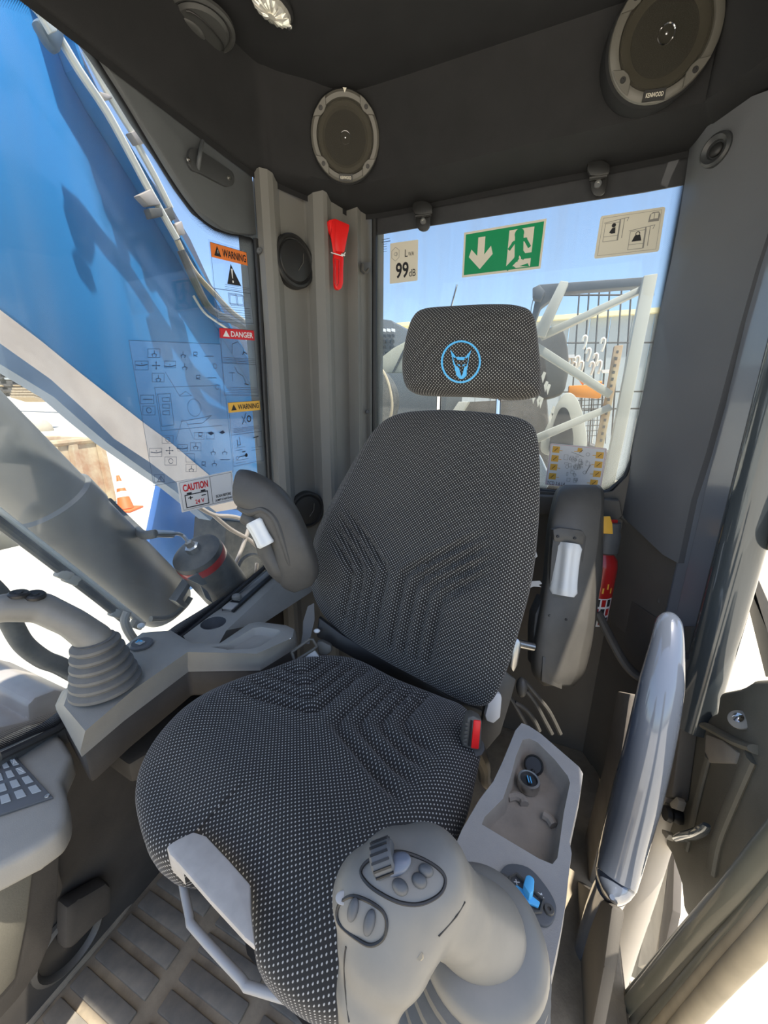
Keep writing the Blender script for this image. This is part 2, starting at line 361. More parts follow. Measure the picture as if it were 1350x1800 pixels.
# flat print laid on a four-cornered sheet
class Sheet:
    def __init__(s, TL, TR, BR, BL):
        s.c = [V(TL), V(TR), V(BR), V(BL)]
        s.n = (s.c[1]-s.c[0]).cross(s.c[3]-s.c[0]).normalized()
        if s.n.dot(CP-s.c[0]) < 0: s.n = -s.n
        s.k = 0; s.w = (s.c[1]-s.c[0]).length; s.h = (s.c[3]-s.c[0]).length
    def m(s, a, b, h=0.):
        t = s.c[0].lerp(s.c[1], a); u = s.c[3].lerp(s.c[2], a); return t.lerp(u, b)+s.n*h
    def poly(s, bm, pts, h=.0006):
        s.k += 1; h += 6e-6*s.k
        face(bm, [s.m(a, b, h) for a, b in pts])
    def rect(s, bm, a0, b0, a1, b1, h=.0006): s.poly(bm, [(a0, b0), (a1, b0), (a1, b1), (a0, b1)], h)
    def line(s, bm, pts, w, h=.0006):
        for (a0, b0), (a1, b1) in zip(pts[:-1], pts[1:]):
            dx, dy = (a1-a0)*s.w, (b1-b0)*s.h; L = sqrt(dx*dx+dy*dy) or 1
            nx, ny = -dy/L*w/2/s.w, dx/L*w/2/s.h; ex, ey = dx/L*w/2/s.w, dy/L*w/2/s.h
            s.poly(bm, [(a0+nx-ex, b0+ny-ey), (a1+nx+ex, b1+ny+ey), (a1-nx+ex, b1-ny+ey), (a0-nx-ex, b0-ny-ey)], h)
    def frame(s, bm, a0, b0, a1, b1, w, h=.0006): s.line(bm, [(a0, b0), (a1, b0), (a1, b1), (a0, b1), (a0, b0)], w, h)
    def disc(s, bm, a, b, r, h=.0006, n=20): s.poly(bm, [(a+cos(2*pi*k/n)*r/s.w, b+sin(2*pi*k/n)*r/s.h) for k in range(n)], h)
    def ring(s, bm, a, b, r, w, h=.0006, n=24, a0=0, a1=2*pi):
        s.line(bm, [(a+cos(a0+(a1-a0)*k/n)*r/s.w, b+sin(a0+(a1-a0)*k/n)*r/s.h) for k in range(n+1)], w, h)
    def text(s, bm, txt, a0, b0, a1, b1, h=.0008, bold=0.):
        cu = bpy.data.curves.new('t', 'FONT'); cu.body = txt; cu.size = 1; cu.resolution_u = 3; cu.offset = bold
        o = bpy.data.objects.new('t', cu); COL.objects.link(o)
        dg = bpy.context.evaluated_depsgraph_get(); dg.update()
        me = bpy.data.meshes.new_from_object(o.evaluated_get(dg)); bpy.data.objects.remove(o)
        xs = [v.co.x for v in me.vertices]; ys = [v.co.y for v in me.vertices]
        x0, x1, y0, y1 = min(xs), max(xs), min(ys), max(ys)
        vs = [bm.verts.new(s.m(a0+(v.co.x-x0)/(x1-x0)*(a1-a0), b1-(v.co.y-y0)/(y1-y0)*(b1-b0), h)) for v in me.vertices]
        for p in me.polygons:
            try: bm.faces.new([vs[i] for i in p.vertices])
            except ValueError: pass
        bpy.data.meshes.remove(me)
    def body(s, name, m, parent, t=.0005, r=.0, back=True):
        bm = NB()
        if r:
            pts = []
            for (ca, cb, st) in ((1, 0, -90), (1, 1, 0), (0, 1, 90), (0, 0, 180)):
                ra, rb = r/s.w, r/s.h; cx, cy = (ca-ra if ca else ra), (cb-rb if cb else rb)
                for k in range(5):
                    an = radians(st+22.5*k); pts.append((cx+cos(an)*ra, cy+sin(an)*rb))
        else: pts = [(0, 0), (1, 0), (1, 1), (0, 1)]
        prism(bm, [s.m(a, b, -t) for a, b in pts], s.n*t)
        return mesh_obj(name, bm, m, parent, smooth=False)
def part(name, bm, m, parent, **k): return mesh_obj(name, bm, m, parent, **k)
def flat(name, bm, m, parent):
    """print: keep the faces' own winding"""
    me = bpy.data.meshes.new(name); bm.to_mesh(me); bm.free(); me.materials.append(m)
    o = bpy.data.objects.new(name, me); COL.objects.link(o); setp(o, parent); return o

# ================= SETTING =================
# floor
bm = NB(); box(bm, (-.27, .40, -.02), 1.05, 1.66, .03); floor_o = struct('floor', bm, m_mat)
# left wall: header above the window, panel below it
hd = [(-60,-60),(40,-20),(95,12),(140,46),(175,96),(209,149),(247,213),(287,272),(321,328),(353,373),(393,403),(420,411),(452,413)]
pts = [P(u, v, x=-.742) for u, v in hd]; last = pts[-1]
pts += [V((-.742, last.y, 1.80)), V((-.742, .25, 1.80))]
bm = NB(); prism(bm, pts, (-.03, 0, 0), .006); struct('wall_left', bm, m_header)
bm = NB(); prism(bm, [V((-.755, -.3, 0)), V((-.755, 1.0, 0)), V((-.755, 1.0, .60)), V((-.755, .558, .585)), V((-.755, .282, .545)), V((-.755, .19, .545)), V((-.755, -.3, .545))], (-.03, 0, 0))
struct('wall_left', bm, m_consd)
# left window glass with printed dotted border
gl = [V((-.752, -.35, .5)), V((-.752, .95, .5)), V((-.752, .95, 1.56)), V((-.752, .7, 1.60)), V((-.752, .45, 1.80)), V((-.752, -.35, 1.90))]
bm = NB(); prism(bm, gl, (-.005, 0, 0)); win_left = struct('window_1', bm, m_glass, smooth=False)
win_left['label'] = 'large curved-corner side window beside the seat with a dotted black border'
def frit(path, ctr, w, parent, n):
    """band inside the outline path, towards ctr"""
    bm = NB(); uvl = bm.loops.layers.uv.new('UVMap'); s = 0; Q = cr(path, 8); prev = None
    for i, p in enumerate(Q):
        t = (Q[min(i+1, len(Q)-1)]-Q[max(i-1, 0)]).normalized(); d = t.cross(V(n)).normalized()
        if d.dot(V(ctr)-p) < 0: d = -d
        if i: s += (p-Q[i-1]).length
        cur = (bm.verts.new(p), bm.verts.new(p+d*w), s)
        if prev:
            f = bm.faces.new([prev[0], cur[0], cur[1], prev[1]])
            for l, (uu, vv) in zip(f.loops, ((prev[2], 0), (cur[2], 0), (cur[2], w), (prev[2], w))): l[uvl].uv = (uu, vv*.028/w)
        prev = cur
    me = bpy.data.meshes.new('dotted_border'); bm.to_mesh(me); bm.free(); me.materials.append(m_frit)
    o = bpy.data.objects.new('dotted_border', me); COL.objects.link(o); setp(o, parent); return o
fp = [(-40,-40),(60,-5),(105,27),(150,70),(185,125),(220,180),(262,250),(300,312),(335,362),(365,392),(400,409),(430,415),(447,428),(452,500),(457,600),(464,720),(471,830),(476,920),(478,990)]
frit([P(u, v, x=-.7505) for u, v in fp], P(200, 700, x=-.7505), .022, win_left, (1, 0, 0))
fp = [(478,990),(440,1020),(330,1105),(230,1180),(150,1238),(100,1276),(60,1292),(0,1318),(-60,1340)]
frit([P(u, v, x=-.7505) for u, v in fp], P(200, 700, x=-.7505), .03, win_left, (1, 0, 0))
# black rubber seal along the pillar and the bottom of the left window
bm = NB(); tube(bm, [P(u, v, x=-.748) for u, v in [(449,420),(456,520),(466,700),(473,830),(480,985),(330,1112),(100,1282),(0,1330)]], .007, 8)
struct('trim_1', bm, m_blk)

# ceiling liner: rim, ledge, raised panel
rim = [(-.738, -.07), (-.738, .40), (-.738, .885), (-.715, .96), (-.672, 1.06), (-.63, 1.13), (-.565, 1.20), (-.20, 1.20), (.205, 1.20), (.235, 1.13), (.285, 1.045), (.34, .90), (.36, .60), (.37, -.07)]
mid = [(-.728, -.07), (-.728, .40), (-.725, .86), (-.69, .93), (-.63, 1.00), (-.58, 1.045), (-.53, 1.075), (-.20, 1.075), (.15, 1.075), (.20, 1.06), (.25, 1.0), (.31, .88), (.34, .60), (.34, -.07)]
top = [(-.70, -.07), (-.70, .40), (-.685, .80), (-.66, .88), (-.60, .94), (-.56, .985), (-.51, 1.01), (-.20, 1.015), (.15, 1.015), (.19, 1.0), (.24, .95), (.30, .84), (.33, .55), (.31, -.07)]
bm = NB()
R = [[V((x, y, 1.632)) for x, y in rim], [V((x, y, 1.645)) for x, y in rim]]
for f in (.25, .5, .75, 1): R.append([V((a[0]+(b[0]-a[0])*f, a[1]+(b[1]-a[1])*f, 1.645+.015*f*f)) for a, b in zip(rim, mid)])
for f in (.15, .4, .7, .9, 1):
    hh = 1.66+.15*(1-(1-f)**1.3) if f < 1 else 1.812
    R.append([V((a[0]+(b[0]-a[0])*f, a[1]+(b[1]-a[1])*f, hh)) for a, b in zip(mid, top)])
R = [cr(r, 6) for r in R]
RV = [[bm.verts.new(p) for p in r] for r in R]
for i in range(len(RV)-1):
    for k in range(len(RV[0])-1): bm.faces.new([RV[i][k], RV[i][k+1], RV[i+1][k+1], RV[i+1][k]])
bm.faces.new(RV[-1])
ceil_o = struct('ceiling', bm, m_liner, ang=50)
bm = NB(); prism(bm, [V((x*1.04, y, 1.83)) for x, y in rim], (0, 0, .04)); struct('ceiling', bm, m_liner)

# left rear pillar, corrugated
A = V((-.745, .893, 0)); B = V((-.560, 1.205, 0)); AB = (B-A).normalized(); NP = V((AB.y, -AB.x, 0))
def onpil(u, v, off): return P(u, v, pl=(A+NP*off, NP))
spec = [(443,307,-.03),(446,307,.0),(456,305,.012),(470,305,.014),(479,310,.010),(489,320,-.008),(533,352,-.022),(537,353,-.018),(550,353,.0),(568,353,.012),(575,355,.010),(582,359,-.006),(609,370,-.016),(613,371,-.012),(628,373,.004),(634,376,-.004),(655,386,-.012)]
foot = []
for u, v, o in spec:
    q = onpil(u, v, o*1.7); foot.append(V((q.x, q.y, 0)))
foot_back = [V((-.54, 1.24, 0)), V((-.80, 1.24, 0)), V((-.80, .90, 0))]
bm = NB(); prism(bm, [p+V((0, 0, .02)) for p in foot+foot_back], (0, 0, 1.63)); pil = struct('trim_2', bm, m_pillar, ang=12)
pil['label'] = 'ribbed grey corner pillar cover between side and rear windows'

# rear wall under the window, rear window
bm = NB(); prism(bm, [V((-.60, 1.2, 0)), V((.34, 1.2, 0)), V((.34, 1.2, 1.66)), V((.215, 1.2, 1.66)), V((.21, 1.2, .99)), V((.198, 1.2, .925)), V((.17, 1.2, .88)), V((.12, 1.2, .862)), V((-.60, 1.2, .862))], (0, .04, 0)); struct('wall_back', bm, m_wallr)
bm = NB(); box(bm, (-.18, 1.222, 1.26), .80, .006, .82); win_rear = struct('window_2', bm, m_glassr, smooth=False)
win_rear['label'] = 'streaky rear window behind the headrest with stickers on it'
rw = [V((-.50, 1.2175, .862)), V((-.20, 1.2175, .862)), V((.10, 1.2175, .862)), V((.16, 1.2175, .875)), V((.195, 1.2175, .92)), V((.208, 1.2175, .99)), V((.212, 1.2175, 1.3)), V((.214, 1.2175, 1.60))]
frit(rw, V((-.2, 1.2175, 1.2)), .025, win_rear, (0, 1, 0))
frit([V((-.562, 1.2175, .87)), V((-.562, 1.2175, 1.3)), V((-.562, 1.2175, 1.62))], V((-.2, 1.2175, 1.2)), .014, win_rear, (0, 1, 0))
frit([V((-.56, 1.2175, 1.650)), V((-.2, 1.2175, 1.650)), V((.21, 1.2175, 1.650))], V((-.2, 1.2175, 1.2)), .055, win_rear, (0, 1, 0))
bm = NB(); tube(bm, [V((-.557, 1.21, .85)), V((-.557, 1.21, 1.65))], .009, 8); tube(bm, [v-V((0, .005, 0)) for v in rw], .006, 8)
struct('trim_3', bm, m_blk)
bm = NB(); prism(bm, [P(u, v, y=1.21) for u, v in [(650,366),(1216,270),(1216,322),(1130,338),(1000,358),(860,380),(760,396),(665,412)]], (0, .004, 0)); struct('trim_4', bm, mat('smoky_border', (.030, .031, .034), .5, dust=.25, dcol=(.10, .10, .10)))
# ledge under the rear window
bm = NB(); prism(bm, [P(u, v, y=1.17) for u, v in [(880,872),(952,872),(1090,880),(1095,908),(1075,925),(1010,905),(880,905)]], (0, .03, 0), .006); struct('trim_5', bm, m_wallr)

# right rear pillar panel
A2 = V((.212, 1.2, 0)); B2 = V((.305, 1.035, 0)); N2 = V(((B2-A2).y, -(B2-A2).x, 0)).normalized()
if N2.dot(CP-A2) < 0: N2 = -N2
def p2(u, v, off): return P(u, v, pl=(A2+N2*off, N2))
left = [(1218,228),(1208,300),(1195,380),(1180,460),(1160,560),(1140,650),(1122,730),(1108,800),(1100,850),(1090,900)]
creas = [(1245,198,.03),(1236,300,.03),(1228,380,.03),(1215,460,.03),(1168,560,.012),(1178,650,.03),(1188,730,.034),(1192,800,.034),(1186,870,.034),(1165,975,.030)]
right = [(1400,140,.02),(1382,260,.02),(1360,380,.02),(1330,470,.02),(1300,575,.02),(1275,670,.02),(1255,745,.02),(1240,800,.02),(1215,880,.02),(1192,990,.02)]
bm = NB(); rows = []
for a, b, c in zip(left, creas, right):
    pa = p2(a[0], a[1], 0); pb = p2(*b); pc = p2(*c)
    rows.append([pa-N2*.03, pa, pa.lerp(pb, .12)+N2*.006, pb, pb.lerp(pc, .5), pc, pc-N2*.03])
RV = [[bm.verts.new(p) for p in r] for r in rows]
for i in range(len(RV)-1):
    for k in range(len(RV[0])-1): bm.faces.new([RV[i][k], RV[i][k+1], RV[i+1][k+1], RV[i+1][k]])
bm.faces.new(RV[0]); bm.faces.new(RV[-1][::-1])
pr = struct('trim_6', bm, m_pillar2, ang=50); pr['label'] = 'smooth grey corner panel to the right of the rear window'
# right lower wall and door sill
bm = NB(); prism(bm, [V((.20, 1.22, 0)), V((.295, 1.03, 0)), V((.275, .88, 0)), V((.31, .88, 0)), V((.35, 1.05, 0)), V((.25, 1.24, 0))], (0, 0, .60)); struct('wall_right', bm, m_wallr)
bm = NB(); prism(bm, [V((.20, 1.21, .5)), V((.298, 1.035, .5)), V((.33, 1.06, .5)), V((.24, 1.24, .5))], (0, 0, .40)); struct('wall_right', bm, m_wallr)
# moulded curve and sill strips on the right wall
bm = NB(); tube(bm, [P(u, v, d=dd) for u, v, dd in [(1050,1075,1.03),(1075,1125,1.02),(1100,1168,1.0),(1125,1190,.98),(1150,1188,.96),(1180,1160,.95)]], .017, 10, smooth=4, flat=.6); struct('trim_7', bm, m_wallr)
bm = NB(); prism(bm, [P(u, v, x=.20) for u, v in [(1084,1214),(1106,1218),(1090,1330),(1062,1440),(1030,1570),(1008,1570),(1030,1460),(1062,1340)]], (.03, 0, 0), .006); struct('trim_8', bm, mat('sill_dusty', (.16, .14, .12), .6, var=.1, dust=.5, dcol=(.28, .25, .21)))
# glossy rear door post
post = [(.296,1.050),(.300,1.030),(.309,1.018),(.313,1.010),(.311,1.002),(.318,.985),(.330,.955),(.340,.925),(.344,.905),(.341,.895),(.350,.880),(.37,.87)]
bm = NB(); prism(bm, [V((x, y, .30)) for x, y in post]+[V((.372, .89, .30)), V((.335, 1.06, .30))], (0, 0, 1.45)); dp = struct('trim_9', bm, m_paintm, ang=25)
dp['label'] = 'glossy slate door post reflecting the yard on the right'
# lower panel of dark plastic under the post
bm = NB(); prism(bm, [P(u, v, x=.315) for u, v in [(1182,1100),(1215,1100),(1200,1250),(1180,1400),(1150,1400),(1170,1200)]], (.03, 0, 0), .004); struct('trim_10', bm, m_wallr)

# ================= OPERATOR SEAT =================
a_ = radians(-11.5)
E1 = V((cos(a_), sin(a_), 0)); HB = V((-sin(a_), cos(a_), 0)); Z = V((0, 0, 1))
seat = thing('operator_seat', 'black operator seat in white-dotted fabric with headrest and two raised armrests', 'seat', (-.28, .42, 0))
def pillow(name, outline, O, e1, e2, n, Hf, Hb, m, parent, bump=None, p=4., rings=50, centre=None, seg=9, hole=None, q=.5):
    Q = crc([V((s, t, 0)) for s, t in outline], seg); N = len(Q)
    c = V((centre[0], centre[1], 0)) if centre else sum(Q, V((0, 0, 0)))/N
    bm = NB(); uvl = bm.loops.layers.uv.new('UVMap'); UVS = {}
    def ringpts(rho, h, bmp=True, extra=0.):
        rb = rho if bmp else 1.0
        r = []
        for w in Q:
            s = c+(w-c)*rho; d = (w-c).normalized()
            hh = h+(bump(s.x, s.y, rb) if bump else 0)
            v = bm.verts.new(O+e1*s.x+e2*s.y+n*hh); UVS[v] = (s.x+d.x*extra, s.y+d.y*extra); r.append(v)
        return r
    f = lambda rho: (1-rho**p)**q
    Rr = []; ex = 0; prev = None
    rhos = [.04+.96*(1-(1-k/rings)**1.35) for k in range(rings+1)]
    rhos = [min(1, r) for r in rhos]
    rad = sum((w-c).length for w in Q)/N
    for r in rhos:
        h = Hf*f(r)
        if prev: ex += max(0, sqrt(((r-prev[0])*rad)**2+(h-prev[1])**2)-(r-prev[0])*rad)
        prev = (r, h); Rr.append(ringpts(r, h, True, ex))
    for r in (.995, .98, .95, .90, .8, .5):
        h = -Hb*f(r); ex += sqrt(((prev[0]-r)*rad)**2+(h-prev[1])**2)+(prev[0]-r)*rad; prev = (r, h); Rr.append(ringpts(r, h, False, ex))
    for i in range(len(Rr)-1):
        for k in range(N): bm.faces.new([Rr[i][k], Rr[i][(k+1) % N], Rr[i+1][(k+1) % N], Rr[i+1][k]])
    f0 = bm.faces.new(Rr[0]); f1 = bm.faces.new(Rr[-1][::-1])
    for fc in bm.faces:
        for l in fc.loops: l[uvl].uv = UVS[l.vert]
    return mesh_obj(name, bm, m, parent, ang=60)
def sm(x, a, b):
    t = max(0, min(1, (x-a)/(b-a))); return t*t*(3-2*t)
def channels(s, t, t0, sgn, cs, qs, A, w, k=1.25):
    """parallel sewn channels: straight on one side of t0, fanning outwards on the other"""
    a = abs(s-cs); y = -sgn*(t-t0)+k*a; kk = .022; hh_ = max(0, min(1, .5+.5*(y-a)/kk))
    qq = y*(1-hh_)+a*hh_-kk*hh_*(1-hh_); h = 0
    for q in qs: h -= A*exp(-((qq-q)/w)**2)
    h += A*.3
    fade = (1-sm(abs(s-cs), .15, .21))*sm(qq, -.01, .01)
    return h*fade
OC = V((-.28, .4, .565))
cush_px = [(470,1183),(540,1160),(620,1162),(700,1200),(780,1232),(822,1252),(846,1300),(838,1360),(820,1430),(780,1510),(705,1640),(640,1730),(600,1766),(545,1748),(490,1712),(452,1668),(441,1630),(432,1570),(402,1520),(352,1468),(325,1470),(294,1492),(258,1472),(240,1425),(233,1375),(245,1330),(280,1285),(350,1230),(415,1200)]
out = []
for u, v in cush_px:
    q = P(u, v, z=OC.z)-OC; out.append((q.dot(E1), q.dot(HB)))
def bcush(s, t, rho):
    b = .012*sm(abs(s+.03), .12, .2)-.006
    b += channels(s, t, .035, -1, -.035, (.022, .052, .082, .112), .0165, .0095, .30)
    b *= (1-sm(rho, .80, .97))
    return b-.025*sm(-t, .06, .20)*sm(rho, .2, .9)
cushion = pillow('seat_cushion', out, OC, E1, HB, Z, .030, .11, m_fab, seat, bcush, p=6, centre=(-.03, .02))
TB = radians(21)
E2 = HB*sin(TB)+Z*cos(TB); NB_ = E1.cross(E2)
OB = V((-.24, .64, .55))
back_px = [(705,727),(780,721),(870,727),(925,740),(945,772),(948,860),(944,940),(934,1020),(914,1100),(890,1178),(866,1230),(838,1241),(800,1227),(740,1195),(680,1163),(620,1126),(577,1090),(553,1048),(546,1000),(556,940),(590,870),(630,800),(665,750)]
out = []
for u, v in back_px:
    q = P(u, v, pl=(OB, NB_))-OB; out.append((q.dot(E1), q.dot(E2)))
def bback(s, t, rho):
    b = .010*sm(abs(s+.03), .13, .22)
    b += channels(s, t, .225, 1, -.045, (.022, .052, .082, .112), .0165, .0095, .75)*sm(t, .03, .07)*(1-sm(t, .28, .36))
    b *= (1-sm(rho, .82, .97))
    return b
backrest = pillow('backrest', out, OB, E1, E2, NB_, .028, .075, m_fab, seat, bback, p=5, centre=(-.03, .30))
# hard shell behind the backrest
bm = NB()
shell = [(-.20, .04), (.17, .02), (.19, .25), (.16, .50), (-.10, .52), (-.22, .30)]
prism(bm, [OB-NB_*.05+E1*s+E2*t for s, t in shell], -NB_*.05, .02); part('back_shell', bm, m_blk, seat)
# headrest
ah = radians(-4); Eh = V((cos(ah), sin(ah), 0)); Hh = V((-sin(ah), cos(ah), 0)); th = radians(8)
E2h = Hh*sin(th)+Z*cos(th); Nh = Eh.cross(E2h); OH = V((-.19, .86, 1.22))
hp = [(728,562),(748,546),(800,541),(870,538),(915,541),(938,556),(947,610),(951,670),(946,695),(900,703),(840,698),(765,696),(730,692),(714,676),(710,640),(717,595)]
out = []
for u, v in hp:
    q = P(u, v, pl=(OH, Nh))-OH; out.append((q.dot(Eh), q.dot(E2h)))
headrest = pillow('headrest', out, OH, Eh, E2h, Nh, .045, .05, m_fab, seat, None, p=4, q=.42)
for u in (772, 876):
    a = P(u, 690, pl=(OH-Nh*.01, Nh)); b = P(u-2, 760, pl=(OB-NB_*.03, NB_))
    bm = NB(); tube(bm, [a+V((0, 0, .03)), b], .0055, 10); part('headrest_post', bm, m_chrome, seat)
# round emblem printed on the headrest: a pointed-eared animal head in a ring
def emb_pt(x, y):   # zoom-crop pixels -> picture pixels -> surface
    u, v = 740+x*140/1350, 580+y*110/1061
    return u, v
_hbv = None
def on_head(x, y, h=.0015):
    global _hbv
    if _hbv is None:
        off = wloc(headrest); _hbv = BVHTree.FromPolygons([w.co+off for w in headrest.data.vertices], [tuple(p.vertices) for p in headrest.data.polygons])
    u, v = emb_pt(x, y); r = _hbv.ray_cast(CP, ray(u, v).normalized()); n = r[1] if r[1].dot(ray(u, v)) < 0 else -r[1]
    return r[0]+n*h
bm = NB(); NN = 48; e0 = []; e1_ = []
for k in range(NN):
    t = 2*pi*k/NN; rot = radians(8)
    for lst, ra, rb in ((e0, 338, 360), (e1_, 305, 328)):
        x, y = cos(t)*ra, sin(t)*rb; lst.append(bm.verts.new(on_head(680+x*cos(rot)-y*sin(rot), 540+x*sin(rot)+y*cos(rot))))
for k in range(NN): bm.faces.new([e0[k], e0[(k+1) % NN], e1_[(k+1) % NN], e1_[k]])
wolf = [[(500,335),(600,465),(570,480),(545,450),(560,520),(590,600),(650,650),(680,760),(690,790),(690,830),(660,825),(600,765),(595,700),(580,690),(575,620),(555,590),(530,460)],
        [(860,340),(815,480),(800,590),(795,640),(780,690),(780,770),(730,820),(690,830),(690,790),(710,750),(735,640),(785,600),(800,520),(805,455),(770,490),(750,470)],
        [(590,460),(750,465),(735,515),(620,510)],
        [(612,585),(665,590),(668,628)], [(775,578),(710,592),(708,628)]]
for poly in wolf:
    face(bm, [on_head(x, y, .0018) for x, y in poly])
flat('round_emblem', bm, m_emb, headrest)
# paper flap hanging at the front notch of the cushion
pf = [(292,1487),(312,1474),(340,1461),(362,1468),(402,1510),(440,1553),(441,1600),(449,1664),(430,1648),(370,1583),(310,1514),(298,1502)]
bm = NB(); tp_ = [P(u, v, z=.576) for u, v in pf]; bt_ = [P(u, v, z=.552) for u, v in [(294,1490),(314,1478),(342,1466),(364,1473),(404,1515),(440,1558),(440,1600),(446,1660),(429,1652),(369,1588),(312,1520),(300,1507)]]
prism(bm, tp_, (0, 0, -.010), .003, 2); part('paper_flap', bm, m_paper, seat)
bm = NB(); fold = [P(u, v, z=.566) for u, v in [(293,1488),(298,1502),(310,1514),(322,1527),(316,1512),(304,1494)]]; prism(bm, fold, (0, 0, -.03), .002); part('paper_fold', bm, m_paper, seat)
bm = NB(); prism(bm, [P(u, v, d=.84) for u, v in [(930,1022),(949,1021),(953,1026),(947,1028),(952,1032),(938,1031),(930,1034)]], FW*.002); part('torn_thread', bm, m_bar, seat)
bm = NB(); prism(bm, [P(u, v, d=.85) for u, v in [(939,935),(944,950),(941,965),(945,978),(936,985),(932,975)]], FW*.002); part('torn_thread', bm, m_bar, seat)
# suspension box and slides under the seat
bm = NB(); c = OC+HB*.07+E1*-.01
box(bm, (c.x, c.y, .30), .30, .26, .26, E1, HB, Z, .02); box(bm, (c.x, c.y, .085), .32, .28, .13, E1, HB, Z, .015); part('suspension_box', bm, m_blk, seat)
bm = NB(); box(bm, (c.x, c.y-.01, .46), .36, .34, .05, E1, HB, Z, .012); part('seat_pan', bm, m_blk, seat)
# pale bent adjuster bar below the front of the cushion
zz = .47
bm = NB(); tube(bm, [P(372,1440,z=zz), P(322,1500,z=zz), P(316,1520,z=zz), P(333,1610,z=zz), P(342,1632,z=zz), P(425,1722,z=zz), P(445,1737,z=zz), P(600,1780,z=zz), P(640,1780,z=zz), P(720,1700,z=zz)], .0052, 14, smooth=3); part('adjuster_bar', bm, m_bar, seat)
# side bracket, recline handle and belt buckle on the right
bm = NB(); prism(bm, [P(u, v, d=.80) for u, v in [(868,1188),(885,1180),(908,1195),(900,1225),(880,1290),(855,1320),(842,1300),(850,1250),(858,1215)]], FW*.012, .003); part('side_bracket', bm, m_armg, seat)
bm = NB(); hp_ = [P(u, v, d=.775) for u, v in [(862,1220),(880,1219),(883,1228),(880,1262),(868,1273),(855,1268),(853,1258)]]
prism(bm, hp_, FW*.015, .004); part('recline_handle', bm, m_white, seat)['label'] = 'small white recline handle'
buck = bpy.data.objects.new('belt_buckle', None)
bm = NB(); d_ = depth(P(830,1290,z=.612)); prism(bm, [P(u, v, d=d_) for u, v in [(822,1262),(832,1258),(848,1266),(846,1318),(838,1322),(815,1314),(812,1306)]], FW*.022, .005); bk = part('belt_buckle', bm, m_armg, seat)
bm = NB(); prism(bm, [P(u, v, d=d_-.002) for u, v in [(833,1266),(846,1268),(842,1318),(828,1316)]], FW*.010, .002); part('release_button', bm, m_red, bk)['label'] = 'red release button'
bm = NB(); prism(bm, [P(u, v, d=d_-.001) for u, v in [(827,1266),(831,1267),(827,1312),(823,1311)]], FW*.004); part('tongue_slot', bm, m_dark, bk)
bm = NB()
for k in range(6): box(bm, P(820.5-.6*k, 1272+7*k, d=d_-.001), .005, .003, .004, RT, UP, FW, .001)
part('grip_ribs', bm, m_armg, bk)
bm = NB(); tube(bm, [P(836,1312,d=d_+.012), P(850,1345,d=.74), P(852,1370,d=.78), P(868,1385,d=.82)], [.014, .013, .012, .010], 10, smooth=4); part('buckle_stalk', bm, m_arm, seat)
# recline pin and plate
bm = NB(); tube(bm, [P(905,1130,d=.85), P(937,1137,d=.86)], .0095, 16); part('pivot_pin', bm, m_steel, seat)
bm = NB(); prism(bm, [P(u, v, d=.84) for u, v in [(903,1128),(911,1123),(917,1132),(910,1170),(903,1182),(896,1172),(900,1150)]], FW*.008, .002); part('pivot_plate', bm, m_steel, seat)
bm = NB(); ball(bm, P(917,1208,d=.86), .012, .013, .022, RT, FW, UP); part('rubber_stop', bm, m_armg, seat)
for pts in ([(925,1215),(940,1235),(955,1262),(970,1290)], [(905,1235),(925,1248),(940,1268),(948,1285)], [(890,1215),(905,1240),(918,1262),(925,1275)], [(920,1195),(945,1225),(965,1250),(985,1290)]):
    bm = NB(); tube(bm, [P(u, v, d=.88) for u, v in pts], .005, 8, smooth=4); part('air_hose', bm, m_hose, seat)
# left side of the seat: belt strap, guide, white knob
bm = NB()
st = [((552,1060),(541,1066)),((553,1090),(533,1092)),((547,1115),(532,1113)),((544,1132),(529,1131))]
RV = []
for (a, b) in st:
    pa, pb = P(*a, d=.86), P(*b, d=.86); RV.append([bm.verts.new(pa), bm.verts.new(pb), bm.verts.new(pb+FW*.003), bm.verts.new(pa+FW*.003)])
for i in range(3):
    for k in range(4): bm.faces.new([RV[i][k], RV[i][(k+1) % 4], RV[i+1][(k+1) % 4], RV[i+1][k]])
part('belt_strap', bm, m_beltgrey, seat)
def oval_frame(name, pts, r, m, parent, seg=8):
    bm = NB(); tube(bm, pts+[pts[0]], r, seg); return part(name, bm, m, parent)
oval_frame('strap_guide', [P(u, v, d=.82) for u, v in [(513,1146),(545,1123),(550,1124),(557,1136),(552,1141),(522,1160),(518,1161)]], .0035, m_armg, seat)
bm = NB(); prism(bm, [P(u, v, d=.82) for u, v in [(531,1159),(552,1142),(560,1153),(562,1163),(537,1168)]], FW*.006, .002); part('belt_tongue', bm, m_bar, seat)
bm = NB(); prism(bm, [P(u, v, d=.84) for u, v in [(556,1128),(566,1127),(582,1135),(584,1145),(572,1156),(560,1152)]], FW*.018, .005); part('belt_retractor', bm, m_armg, seat)
bm = NB(); ball(bm, P(557,1109,d=.87), .0075, .006, .005, RT, FW, UP); part('white_knob', bm, m_white, seat)['label'] = 'small white knob'
bm = NB(); prism(bm, [P(u, v, d=.88) for u, v in [(560,1085),(600,1115),(700,1172),(800,1230),(850,1250),(845,1262),(780,1240),(690,1196),(590,1140),(556,1120)]], FW*.02, .004); part('hinge_cover', bm, m_blk, seat)

# armrest with thumb wheel, right (upright, seen from its front)
def pth(L, d0=None): return [P(u, v, d=d) for u, v, d in L]
rarm_px_l = [(987,850),(975,878),(966,925),(963,985),(958,1045),(945,1120),(938,1170),(944,1196),(958,1206)]
rarm = NB()
d0 = .90
